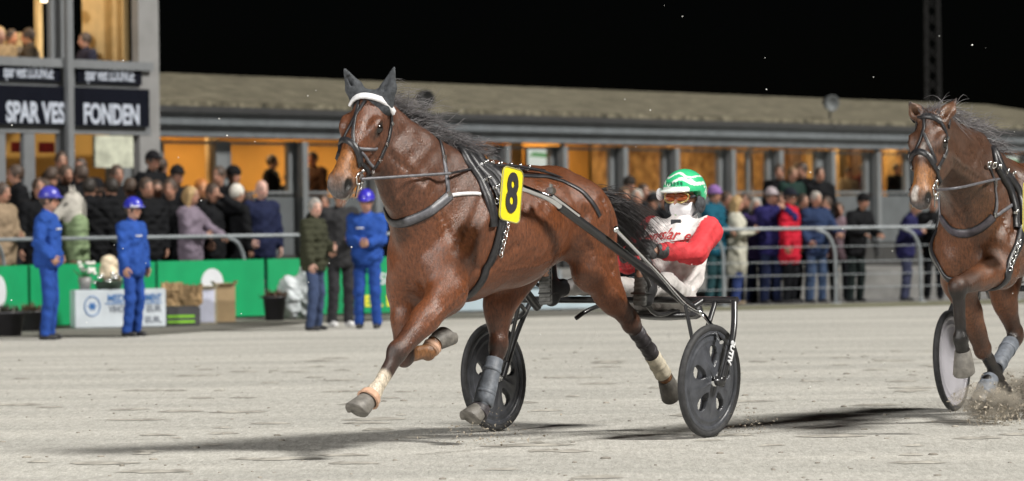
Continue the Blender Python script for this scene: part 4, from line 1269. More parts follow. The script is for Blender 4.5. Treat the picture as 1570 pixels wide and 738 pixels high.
    for lg in legs:
        J = {k_: V(*v_) for k_, v_ in lg.items() if k_ not in ('kind', 'boot', 'mark')}
        hoof_mesh(J['cor'] - unit(J['cor'] - J['fet']) * .012, J['sole'] - J['cor'], J['toe'], h=np.linalg.norm(J['sole'] - J['cor'])).build('hoof', M_HOOF, body)
    if P.get('hood'):
        G = Field(hp(0, 0, 0) - .32, hp(0, 0, 0) + .32, .008)
        for (base, mid, tip) in ears:
            G.cone(base, mid, .058, .050, .02, b, .7); G.cone(mid, tip, .050, .010, .01, b, .6)
            G.cone(mid + b * .036 - unit(tip - base) * .03, mid + b * .026 + unit(tip - base) * .05, .010, .006, .02, b, .9, 'sub')
        G.ell(hp(.0, 0, -.085), V(.082, .099, .102) * HS, .03, AX)
        p_, q_ = G.surface(2)
        link('ear_hood', np_mesh('ear_hood', p_, q_), M_BLACKCLOTH, body)
    return body, bvh, hp, (a, cy, b, HS), Pv
# frames: sulky on its axle, horse before it
SF1 = Frame((0.515, 21.235), 35.0)
HF1 = Frame(SF1.O + SF1.F * 1.30, 37.0)
_o2 = at(1526, 345, 21.7)
HF2 = Frame((_o2.x, _o2.y), 26.0)
SF2 = Frame(HF2.O - HF2.F * 1.42, 26.0)

def hit(HF, bvh, px, py):
    """the skin point seen at a photo pixel, in the horse's own frame"""
    u, v = ray(px, py)
    o = HF.local((0, 0, CAMZ)); d = HF.local(np.array((u, 1, CAMZ + v))) - o
    r = bvh.ray_cast(Vector(o), Vector(unit(d)))
    if r[0] is not None: return np.array(r[0])
    # grazing: nearest skin to the line of sight
    best = None
    du = unit(d)
    for t in np.linspace(18, 25, 120):
        q = bvh.find_nearest(Vector(o + du * t))
        if best is None or q[3] < best[0]: best = (q[3], np.array(q[0]))
    return best[1]

u1 = HF1.un
POSE1 = dict(
    poll=u1(564, 150, -.03), nose=u1(515, 270, -.02), head_c=(-.26, 1, 0), hs=1.12, neck_mid=(.56, -.01, 1.57), hood=True,
    earL=u1(604, 104, .10), earR=u1(528, 106, -.13),
    coat=(.140, .046, .018), neckcol=(.080, .038, .025), dark=(.036, .020, .016), muzzle=(.26, .105, .03),
    legs=[
        dict(kind='fore', top=(.38, .17, 1.08), elbow=(.46, .18, .90), knee=u1(609, 540, .13), fet=u1(573, 602, .12), cor=u1(563, 614, .12), sole=u1(548, 640, .12), toe=(1, 0, -.25), mark='white'),
        dict(kind='fore', top=(.36, -.17, 1.08), elbow=(.40, -.17, .92), knee=u1(619, 546, -.13), fet=u1(656, 541, -.13), cor=u1(668, 524, -.13), sole=u1(686, 503, -.13), toe=(-.35, 0, -1), mark='brown'),
        dict(kind='hind', top=(-.86, -.15, 1.25), stifle=(-.48, -.18, .98), hock=u1(764, 528, -.14), fet=u1(742, 618, -.13), cor=u1(735, 628, -.13), sole=u1(722, 651, -.13), toe=(1, 0, -.15)),
        dict(kind='hind', top=(-.90, .15, 1.25), stifle=(-.88, .19, 1.0), hock=u1(966, 494, .155), fet=u1(1005, 553, .13), cor=u1(1021, 582, .12), sole=u1(1033, 602, .10), toe=(.25, 0, -1), mark='brown'),
    ])
u2 = HF2.un
POSE2 = dict(
    poll=u2(1424, 179, -.02), nose=u2(1409, 272, -.03), head_c=(.02, 1, 0), hs=1.03, neck_mid=(.52, 0, 1.56), hood=False,
    earL=u2(1465, 152, .09), earR=u2(1393, 156, -.13),
    coat=(.118, .044, .018), neckcol=(.066, .039, .028), dark=(.008, .007, .007), muzzle=(.30, .125, .035),
    legs=[
        dict(kind='fore', top=(.38, .17, 1.08), elbow=(.40, .17, .97), knee=u2(1468, 440, .12), fet=u2(1472, 520, .12), cor=u2(1476, 540, .12), sole=u2(1481, 572, .12), toe=(1, 0, -.4)),
        dict(kind='fore', top=(.34, -.17, 1.08), elbow=(.22, -.17, .90), knee=u2(1506, 535, -.12), fet=u2(1540, 600, -.12), cor=u2(1546, 614, -.12), sole=u2(1551, 645, -.12), toe=(1, 0, -.3)),
        dict(kind='hind', top=(-.86, -.15, 1.25), stifle=(-.48, -.18, .98), hock=u2(1557, 514, -.14), fet=u2(1514, 586, -.13), cor=u2(1509, 600, -.13), sole=u2(1501, 632, -.13), toe=(1, 0, -.1)),
        dict(kind='hind', top=(-.90, .15, 1.25), stifle=(-.88, .20, .97), hock=(-1.35, .15, .67), fet=(-1.68, .14, .42), cor=(-1.74, .13, .34), sole=(-1.83, .12, .25), toe=(.25, 0, -1)),
    ],
    marks=[((.20, .004, .0), (.27, -.004, .0), .019, (.62, .60, .56)), ((.50, -.012, -.0), (.545, -.018, -.03), .02, (.58, .54, .5))])

def dress(HF, bvh, hp, hd, body, X, seed=0, Pv=None):
    """bridle, collar, saddle and reins of one horse; X holds the photo points of its near side"""
    a, cy, b, HS = hd
    poll = hp(0, 0, 0)
    def H(pts): return [hit(HF, bvh, *p) for p in pts]
    def flip_head(pts):
        out = []
        for p in pts:
            d = p - poll
            out.append(poll + a * (d @ a) - cy * (d @ cy) + b * (d @ b))
        return out
    def flip(pts): return [p * V(1, -1, 1) for p in pts]
    # bridle ------------------------------------------------------------
    br = empty('bridle'); br.parent = body
    cheek = H(X['cheek'])
    for q in (cheek, flip_head(cheek)): strap(bvh, q, .022, .005, M_LEATHER, 'cheek_strap', br)
    if X.get('brow'): strap(bvh, H(X['brow']), .038, .010, X['browmat'], 'browband', br, lift=X.get('browlift', .006))
    for q in X['centre']: strap(bvh, H(q), .020, .005, X.get('centremat', M_LEATHER), 'face_strap', br)
    nbp = H(X['nose'])
    strap(bvh, nbp, .038, .012, M_LEATHER, 'noseband', br)
    strap(bvh, [nbp[-1], hp(.36, .055, -.13), hp(.35, .0, -.185), hp(.36, -.055, -.13), nbp[0]], .026, .006, M_LEATHER, 'chin_strap', br)
    for q in X.get('side', []): strap(bvh, H(q), .018, .005, M_GREYSTRAP, 'jaw_strap', br)
    for sd in (1, -1):
        m = MB(); c = hp(.455, sd * .066, -.105)
        ring(c, cy, .036, .0055, m); ring(c + a * .03 - b * .03, cy, .018, .005, m)
        m.tube([c, c - a * .05 + b * .005], .006, 6); m.tube([c + a * .03, c + a * .10 - b * .03], .005, 6)
        m.ball(c - b * .03, .012); m.ball(c - a * .055, .011)
        m.build('bit_ring', M_STEEL, br)
        for c_ in (cheek if sd > 0 else flip_head(cheek))[1:]:
            q = bvh.find_nearest(Vector(c_)); q = np.array(q[0]) + np.array(q[1]) * .008
            m = MB(); m.box(q, (.020, .012, .026), (a, cy, b), .003); m.build('buckle', M_STEEL, br)
    strap(bvh, [hp(.03, .1, -.08), hp(-.03, .05, -.10), hp(-.035, 0, -.09), hp(-.03, -.05, -.10), hp(.03, -.1, -.08)], .03, .006, M_LEATHER, 'crown_strap', br)
    # breast collar -------------------------------------------------------
    col = [p for p in H(X['collar']) if p[1] > .03]
    path = col + [p for p in flip(col)[::-1]]
    cw_ = X.get('colw', .062)
    strap(bvh, path, cw_, .010, X.get('colmat', M_GREYSTRAP), 'breast_collar', body, smooth=6)
    strap(bvh, path, cw_ + .010, .006, M_LEATHER, 'collar_lining', body, smooth=6)
    nk = H(X['neckstrap'])
    for q in (nk, flip(nk)): strap(bvh, q, .024, .007, M_GREYSTRAP, 'neck_strap', body)
    strap(bvh, [nk[-1], nk[-1] * V(1, 0, 1) + V(0, 0, .05), nk[-1] * V(1, -1, 1)], .024, .006, M_LEATHER, 'neck_strap', body)
    m = MB(); m.box(nk[-1] + V(0, .012, 0), (.02, .012, .045), bev=.003); m.build('buckle', M_STEEL, body)
    m = MB(); m.box(nk[0] + V(0, .012, 0), (.03, .012, .03), bev=.003); m.build('buckle', M_STEEL, body)
    tr = H(X['trace'])
    for q in (tr, flip(tr)): strap(bvh, q, .021, .007, X.get('tracemat', M_GREYSTRAP), 'trace', body)
    # saddle, girth, back strap -------------------------------------------
    for key, w_, t_ in (('pad', .055, .022), ('pad2', .06, .018), ('pad3', .075, .026)):
        if key in X:
            q = H(X[key])
            top = V(q[0][0], 0, q[0][2] + .05)
            strap(bvh, q[::-1] + [top] + flip(q), w_, t_, M_LEATHER, 'saddle_pad', body)
    g = H(X['girth'])
    low = V(g[-1][0] + .05, 0, g[-1][2] - .1)
    strap(bvh, g + [low] + flip(g)[::-1], .062, .012, M_LEATHER, 'girth', body)
    for q in X.get('backstraps', []):
        qq = H(q)
        strap(bvh, qq, .03, .005, M_LEATHER, 'back_strap', body); strap(bvh, flip(qq), .03, .005, M_LEATHER, 'back_strap', body)
    for (px, py) in X['metal']:
        m = MB()
        c = hit(HF, bvh, px, py) + V(0, .015, .015)
        ring(c, (rng.uniform(-1, 1), 1, rng.uniform(-.6, .6)), .017, .0045, m, 12, 5)
        m.box(c + V(.02, 0, 0), (.025, .014, .018), bev=.003); m.ball(c + V(-.01, .005, .014), .011)
        m.build('saddle_ring', M_STEEL, body)
    ch = catmull(H(X['chain']), .022); m = MB()
    for i, p in enumerate(ch):
        n_ = np.array(bvh.find_nearest(Vector(p))[1])
        ring(p + n_ * .02, n_ if i % 2 else np.cross(n_, (0, 0, 1)), .013, .004, m, 10, 5)
    m.build('buckle_chain', M_STEEL, body)
    strap(bvh, H(X['chain']), .02, .006, M_GREYSTRAP, 'girth_strap', body)
    return nk

H1, B1, hp1, hd1, PV1 = build_horse(HF1, POSE1)
tag(H1, 'bay trotting horse with black ear covers and yellow plate 8, pulling the green-helmeted driver', 'horse', 'harness racing horses')
X1 = dict(
    colw=.050,
    cheek=[(597, 168), (600, 190), (592, 222), (581, 246), (570, 262)],
    brow=[(534, 161), (545, 154), (562, 152), (580, 155), (591, 163), (598, 174)], browmat=M_WHITESTRAP, browlift=.022,
    centre=[[(550, 156), (545, 178), (541, 200), (541, 221), (546, 236), (550, 256)], [(560, 155), (548, 172), (538, 192), (528, 212)]],
    nose=[(515, 240), (519, 222), (529, 214), (540, 218), (547, 231), (551, 249)],
    side=[[(549, 228), (562, 230), (577, 228)], [(553, 234), (562, 244), (571, 256)]],
    collar=[(689, 300), (674, 313), (655, 326), (632, 338), (612, 344), (600, 341)],
    neckstrap=[(686, 298), (684, 272), (680, 244)],
    tracemat=M_WHITESTRAP, trace=[(692, 300), (712, 297), (735, 298)],
    pad=[(716, 248), (738, 280), (749, 311), (754, 348)], pad2=[(728, 250), (752, 275), (764, 300), (768, 340)], pad3=[(738, 251), (766, 272), (776, 300), (778, 330)],
    girth=[(768, 338), (760, 376), (743, 413), (727, 444)],
    backstraps=[[(780, 269), (840, 272), (875, 284), (905, 308), (919, 332)], [(748, 253), (790, 258), (835, 263)]],
    metal=[(741, 255), (750, 257), (762, 258), (778, 260), (792, 261), (806, 263), (745, 280), (758, 292), (757, 313)],
    chain=[(776, 338), (770, 364), (764, 390)])
dress(HF1, B1, hp1, hd1, H1, X1)

H2, B2, hp2, hd2, PV2 = build_horse(HF2, POSE2)
tag(H2, 'dark bay horse with a small white star, hooves kicking up sand at the right edge', 'horse', 'harness racing horses')
X2 = dict(
    colw=.046, colmat=mat('purple_grey_strap', (.07, .062, .075), .5, var=.25, scale=40),
    cheek=[(1441, 187), (1451, 212), (1447, 240), (1438, 258)],
    brow=[(1398, 186), (1408, 180), (1420, 178), (1432, 181), (1441, 187)], browmat=M_LEATHER,
    centre=[[(1417, 180), (1415, 205), (1406, 228), (1399, 246)], [(1416, 205), (1426, 228), (1434, 250)]],
    nose=[(1394, 250), (1400, 237), (1411, 231), (1423, 237), (1430, 252)],
    side=[],
    collar=[(1522, 333), (1510, 345), (1495, 356), (1478, 365), (1462, 371), (1446, 374)],
    neckstrap=[(1524, 330), (1527, 308), (1524, 280)],
    trace=[(1526, 331), (1540, 322), (1552, 314)],
    pad=[(1527, 258), (1543, 283), (1553, 310), (1556, 350)], pad2=[(1537, 262), (1556, 285), (1566, 310), (1568, 345)],
    girth=[(1566, 350), (1556, 385), (1545, 415), (1535, 436)],
    backstraps=[],
    metal=[(1512, 257), (1520, 258), (1528, 262), (1540, 268), (1550, 272), (1554, 330)],
    chain=[(1559, 372), (1551, 395), (1544, 412)])
dress(HF2, B2, hp2, hd2, H2, X2)

# boots and wraps
L1 = POSE1['legs']; L2 = POSE2['legs']
def leg_pt(lg, a_, b_, t): return V(*lg[a_]) * (1 - t) + V(*lg[b_]) * t
sleeve(leg_pt(L1[2], 'hock', 'fet', .25), leg_pt(L1[2], 'fet', 'cor', .35), .052, .060, M_BOOT, 'leg_boot', H1, back=(.75, .5, -.2))
sleeve(leg_pt(L1[2], 'fet', 'cor', .45), leg_pt(L1[2], 'cor', 'sole', .30), .052, .062, M_DARKBOOT, 'hoof_boot', H1, bands=1)
sleeve(leg_pt(L1[3], 'hock', 'fet', .20), leg_pt(L1[3], 'hock', 'fet', .86), .050, .046, M_DARKBOOT, 'leg_boot', H1, back=(-.6, 0, .5), bands=3)
sleeve(leg_pt(L1[3], 'hock', 'fet', .86), leg_pt(L1[3], 'fet', 'cor', .75), .051, .052, M_CREAM, 'fetlock_wrap', H1, bands=1)
sleeve(leg_pt(L1[0], 'fet', 'cor', .25), leg_pt(L1[0], 'fet', 'cor', .98), .054, .066, M_PINK, 'pastern_cuff', H1, bands=1)
sleeve(leg_pt(L1[1], 'fet', 'cor', .2), leg_pt(L1[1], 'fet', 'cor', .65), .051, .053, M_PINK, 'pastern_cuff', H1, bands=1)
sleeve(leg_pt(L2[2], 'hock', 'fet', .18), leg_pt(L2[2], 'hock', 'fet', .72), .056, .052, M_BOOT, 'leg_boot', H2, back=(-1, .2, .2))
sleeve(leg_pt(L2[2], 'hock', 'fet', .92), leg_pt(L2[2], 'cor', 'sole', .3), .056, .064, M_BOOT, 'hoof_boot', H2, bands=1)

# manes, tails, whiskers
def crest_roots(bvh, pts, n, seed):
    rs = np.random.RandomState(seed); P = catmull(pts, .01); out = []
    for _ in range(n):
        p = P[rs.randint(len(P))] + V(0, rs.normal(0, .012), 0)
        h = bvh.find_nearest(Vector(p)); out.append(np.array(h[0]))
    return out
def rand_dirs(base, spread, n, seed):
    rs = np.random.RandomState(seed)
    return [V(*base) + rs.normal(0, 1, 3) * np.array(spread) for _ in range(n)]
def lens(lo, hi, n, seed): return np.random.RandomState(seed).uniform(lo, hi, n)
nm = V(*POSE1['neck_mid'])
r_ = crest_roots(B1, [hp1(-.03, 0, -.08), nm + V(-.10, 0, .20), nm + V(-.2, 0, .14)], 420, 1)
strands('mane', M_HAIR, H1, r_, rand_dirs((-.9, .15, .42), (.28, .30, .22), 420, 2), lens(.12, .30, 420, 3), .60, .0020, 8, .10, 4)
r_ = crest_roots(B1, [nm + V(-.3, 0, .08), V(.10, 0, 1.66), V(-.06, 0, 1.65)], 260, 5)
strands('withers_mane', M_HAIR, H1, r_, rand_dirs((-.6, .25, .75), (.35, .35, .2), 260, 6), lens(.10, .22, 260, 7), 1.1, .0026, 7, .12, 8)
rs_ = np.random.RandomState(9)
dock = V(-1.10, 0, 1.43)
r_ = [dock + V(rs_.uniform(-.05, .1), rs_.normal(0, .022), rs_.normal(0, .018)) for _ in range(1300)]
strands('tail', M_TAIL, H1, r_, rand_dirs((-1, .04, -.02), (.14, .15, .16), 1100, 10), lens(.42, .80, 1100, 11), .95, .0026, 10, .05, 12)
r_ = [hp1(rs_.uniform(.48, .56), rs_.uniform(-.03, .03), -.15) for _ in range(110)]
strands('chin_whiskers', mat('pale_whisker', (.5, .48, .45), .5), H1, r_, rand_dirs((.5, 0, -.8), (.3, .3, .3), 110, 13), lens(.02, .055, 110, 14), .3, .0012, 4, .05, 15)
nm2 = V(*POSE2['neck_mid'])
r_ = crest_roots(B2, [hp2(-.03, 0, -.08), nm2 + V(-.12, 0, .18), V(.05, 0, 1.64)], 330, 16)
strands('mane', M_HAIR, H2, r_, rand_dirs((-.6, .5, .35), (.3, .3, .3), 330, 17), lens(.10, .24, 330, 18), .8, .0026, 8, .10, 19)
r_ = [hp2(rs_.uniform(-.02, .05), rs_.normal(0, .02), -.02) for _ in range(140)]
strands('forelock', M_HAIR, H2, r_, rand_dirs((.1, .1, 1), (.35, .35, .25), 140, 20), lens(.05, .12, 140, 21), .4, .0026, 6, .1, 22)
r_ = [dock + V(rs_.uniform(-.05, .1), rs_.normal(0, .022), rs_.normal(0, .018)) for _ in range(300)]
strands('tail', M_TAIL, H2, r_, rand_dirs((-1, .0, .05), (.12, .13, .10), 300, 23), lens(.5, .9, 300, 24), .6, .0034, 9, .05, 25)
# long hair of the winter coat under the belly
r_ = []
# ================================================================== racing sulky, plate and driver
M_FRAME = mat('black_frame_paint', (0.02, 0.02, 0.022), 0.3, var=0.2, spec=0.6, coat=0.3)
M_CHROME = mat('chrome_tube', (0.75, 0.76, 0.78), 0.14, metal=1.0, var=0.06)
M_WHEEL = mat('wheel_disc_plastic', (0.06, 0.064, 0.075), 0.36, var=0.3, scale=18, bump=0.15)
M_TYRE = mat('tyre_rubber', (0.03, 0.03, 0.032), 0.7, var=0.35, scale=30, bump=0.2)
M_WHEELW = mat('pale_wheel_disc', (0.40, 0.39, 0.43), 0.45, var=0.08)
M_TXT = mat('white_lettering', (0.75, 0.76, 0.78), 0.5, var=0.05)

def disc_wheel(parent, c, axis, r, disc_mat, holes=True, txt=None):
    """solid racing wheel: tyre, rim, dished disc with five round-cornered openings"""
    A_ = unit(axis); up = V(0, 0, 1); U = unit(np.cross(up, A_)); W = np.cross(A_, U)
    w = empty('wheel'); w.parent = parent
    m = MB()
    prof = [(-.010, r - .040), (-.019, r - .030), (-.021, r - .016), (-.012, r - .003), (0, r), (.012, r - .003), (.021, r - .016), (.019, r - .030), (.010, r - .040)]
    m.lathe(c, A_, prof, 64); m.build('tyre', M_TYRE, w)
    m = MB()
    m.lathe(c, A_, [(-.013, r - .039), (-.016, r - .046), (-.013, r - .062), (-.006, r - .066)], 64)
    m.lathe(c, A_, [(.006, r - .066), (.013, r - .062), (.016, r - .046), (.013, r - .039)], 64)
    m.build('rim', disc_mat, w)
    # disc: a ring-and-spoke sheet with openings, thickened and domed towards the hub
    bm = bmesh.new()
    NR, NA = 56, 240
    r0, r1 = .02, r - .060
    def dome(rr): return .030 * (1 - (rr / r1) ** 1.5)
    def open_(rr, a):
        if not holes: return False
        k = 5; seg_ = 2 * math.pi / k
        q = ((a + .35) % seg_) - seg_ / 2
        rc, hw, hh = r1 * .54, r1 * .17, r1 * .23
        x = q * rr; y = rr - rc
        hw2 = hw * (0.82 + .9 * (y / hh) * .40)
        return (abs(x) / max(hw2, 1e-3)) ** 2.2 + (abs(y) / hh) ** 2.2 < 1
    grid = {}
    for side in (1, -1):
        for i in range(NR + 1):
            for j in range(NA):
                rr = r0 + (r1 - r0) * i / NR; a = 2 * math.pi * j / NA
                spoke = .007 * math.exp(-((((a + .35) % (2 * math.pi / 5)) - 0) ** 2 + 0) / .012) if holes else 0
                spoke += .007 * math.exp(-(((((a + .35) % (2 * math.pi / 5)) - 2 * math.pi / 5)) ** 2) / .012) if holes else 0
                rib = .005 * math.exp(-((rr - r1 * .88) / .010) ** 2)
                p = c + (U * math.cos(a) + W * math.sin(a)) * rr + A_ * side * (.004 + dome(rr) + rib + spoke * (1 - rr / r1))
                grid[side, i, j] = bm.verts.new(Vector(p))
    faces_open = set()
    for i in range(NR):
        for j in range(NA):
            rr = r0 + (r1 - r0) * (i + .5) / NR; a = 2 * math.pi * (j + .5) / NA
            if open_(rr, a): faces_open.add((i, j))
    for i in range(NR):
        for j in range(NA):
            j2 = (j + 1) % NA
            if (i, j) in faces_open: continue
            bm.faces.new([grid[1, i, j], grid[1, i + 1, j], grid[1, i + 1, j2], grid[1, i, j2]])
            bm.faces.new([grid[-1, i, j2], grid[-1, i + 1, j2], grid[-1, i + 1, j], grid[-1, i, j]])
            for (di, dj, e) in ((1, 0, ((i + 1, j), (i + 1, j2))), (-1, 0, ((i, j2), (i, j))), (0, 1, ((i + 1, j2), (i, j2))), (0, -1, ((i, j), (i + 1, j)))):
                if (i + di, (j + dj) % NA) in faces_open:
                    (a1, b1), (a2, b2) = e
                    bm.faces.new([grid[1, a1, b1], grid[-1, a1, b1], grid[-1, a2, b2], grid[1, a2, b2]])
    for v in [v for v in bm.verts if not v.link_faces]: bm.verts.remove(v)
    bmesh.ops.recalc_face_normals(bm, faces=bm.faces[:])
    for q in bm.faces: q.smooth = True
    me = bpy.data.meshes.new('disc'); bm.to_mesh(me); bm.free()
    link('disc', me, disc_mat, w)
    m = MB()
    m.lathe(c, A_, [(-.062, .001), (-.062, .014), (-.05, .016), (-.048, .030), (-.03, .034), (.03, .034), (.048, .030), (.05, .016), (.062, .014), (.062, .001)], 20)
    m.build('hub', M_CHROME, w)
    return w

def build_sulky(SF, label, WR=0.335, TR=.78, disc=M_WHEEL, holes=True, both=True, fine=True):
    S_ = empty('sulky'); SF.place(S_)
    tag(S_, label, 'sulky', 'racing sulkies behind the horses')
    camber = .05
    for sd in ((1, -1) if both else (-1,)):
        disc_wheel(S_, V(0, sd * TR, WR), (0, 1, -sd * camber), WR, disc, holes)
    # arch over the wheels
    top = .805
    m = MB(); m.tube([(-.26, y, top) for y in (TR + .04, .4, 0, -.4, -TR - .04)], .021, 12); m.build('arch_bar', M_FRAME, S_)
    for sd in (1, -1):
        f1 = MB()
        f1.tube(catmull([(-.26, sd * (TR + .02), top), (-.15, sd * (TR + .075), .60), (-.01, sd * (TR + .075), WR - .03)], .05), .019, 10)
        f1.tube(catmull([(-.26, sd * (TR - .11), top), (-.12, sd * (TR - .095), .60), (0, sd * (TR - .075), WR)], .05), .016, 10)
        f1.lathe((0, sd * (TR + .05), WR), (0, sd, 0), [(0, .03), (.045, .03), (.05, .022), (.055, .001)], 14)
        f1.build('wheel_fork', M_FRAME, S_)
        lettering('VITUS', .055, V(-.083, sd * (TR + .102), .50), V(-.42, 0, 1.0) if sd > 0 else V(.42, 0, -1), V(-1, 0, -.42), M_TXT, S_, 'fork_lettering', bold=.002)
        # shafts
        sh = MB()
        SH1 = (SF1.un(797, 287, .36), SF1.un(842, 305, .385), SF1.un(1000, 422, .50), SF1.un(1060, 472, .56))
        A0, A1, A2, A3 = [V(q[0], sd * q[1], q[2]) for q in SH1]
        sh.tube([A1 * .9 + A2 * .1, A2, A3], .027, 14)
        sh.build('shaft', M_FRAME, S_)
        m = MB()
        m.tube(catmull([A0 + V(.10, -sd * .02, .03), A0, A1, A1 * .88 + A2 * .12], .04), .021, 12)
        m.tube([A1 + V(0, sd * .018, .02), A1 * .75 + A2 * .25 + V(0, sd * .022, .016)], .012, 8)
        m.build('shaft_tip', M_CHROME, S_)
        m = MB(); m.box(A1 + V(0, sd * .01, .045), (.05, .05, .04), bev=.008); m.tube([A1 + V(0, sd * .01, .06), A1 + V(.0, sd * .01, .085)], .012, 8)
        m.build('shaft_clamp', M_STEEL, S_)
        # lower stay and bent rear stay
        B0 = SF1.un(944, 352, .52); B1 = SF1.un(1005, 415, .56); B2 = SF1.un(1050, 466, .60); B3 = SF1.un(1079, 484, .66); B4 = SF1.un(1106, 525, TR + .09)
        q = [V(p[0], sd * p[1], p[2]) for p in (B0, B1, B2, B3, B4)]
        m = MB(); m.tube(catmull(q, .04), .0135, 10); m.ball(q[0], .02); m.build('stay', M_CHROME if sd > 0 else M_FRAME, S_)
        m = MB(); m.tube([q[2] * 1.0, V(-.01, sd * (TR - .09), WR + .1)], .012, 9); m.tube([A3, V(-.26, sd * .58, top)], .02, 9); m.build('brace', M_FRAME, S_)
        # stirrup plate for the driver's foot
        m = MB(); fp = A2 * .85 + A1 * .15
        m.tube(catmull([fp, V(.05, sd * .40, .90), V(.035, sd * .335, .845)], .04), .012, 8); m.box(V(.03, sd * .335, .852), (.10, .11, .012), bev=.004)
        m.build('stirrup', M_FRAME, S_)
    # seat with its carrier
    m = MB()
    SE = V(-.76, 0, .72)
    m.tube(catmull([(-.26, .16, top), (-.4, .16, top - .09), (-.66, .15, top - .07)], .05), .015, 9)
    m.tube(catmull([(-.26, -.16, top), (-.4, -.16, top - .09), (-.66, -.15, top - .07)], .05), .015, 9)
    m.tube(catmull([(-.2, 0, top), (.1, 0, top - .05), (.2, -.03, top - .10)], .05), .014, 8)
    m.build('seat_carrier', M_FRAME, S_)
    G = Field((-1.1, -.3, .55), (-.4, .3, 1.0), .012)
    G.ell(SE + V(0, 0, -.02), (.22, .20, .035), .02); G.cone(SE + V(-.18, -.10, 0), SE + V(-.18, .10, 0), .045, .045, .05); G.cone(SE + V(-.2, -.08, .06), SE + V(-.2, .08, .06), .03, .03, .05)
    p_, q_ = G.surface(1); link('seat', np_mesh('seat', p_, q_), M_LEATHER, S_)
    return S_, SH1

S1, SH1 = build_sulky(SF1, 'black racing sulky with perforated disc wheels carrying the driver in red and white')

# number plate on the near shaft tip
def num_plate(HF, c, tilt, w=.185, h_=.30, text='8', parent=None):
    X = unit(V(-1, 0, tilt)); Zp = unit(V(0.06, 1, .02)); Zp = unit(Zp - X * (Zp @ X)); Y = np.cross(Zp, X)
    pts = []
    rc = .035
    for (sx, sy, a0) in ((1, 1, 0), (-1, 1, 90), (-1, -1, 180), (1, -1, 270)):
        for k in range(6):
            a = R(a0 + 18 * k)
            pts.append(V(*c) + X * (sx * (w / 2 - rc) + rc * math.cos(a)) + Y * (sy * (h_ / 2 - rc) + rc * math.sin(a)))
    m = MB(); m.prism(pts, -Zp * .008)
    o = m.build('number_plate', M_YELLOW, parent)
    e = MB()
    for i in range(len(pts)):
        e.tube([pts[i], pts[(i + 1) % len(pts)]], .004, 5, caps=False)
    e.build('plate_edge', mat('plate_edge', (.35, .33, .12), .5), o)
    if text: lettering(text, .30, V(*c) + Zp * .003, X, Y, M_BLACKNUM, o, 'plate_number', bold=.010, width=.105)
    return o
num_plate(HF1, HF1.un(784, 299, .52), -.17, parent=H1)
num_plate(HF2, HF2.un(1577, 320, .42), -.12, parent=H2, text='')
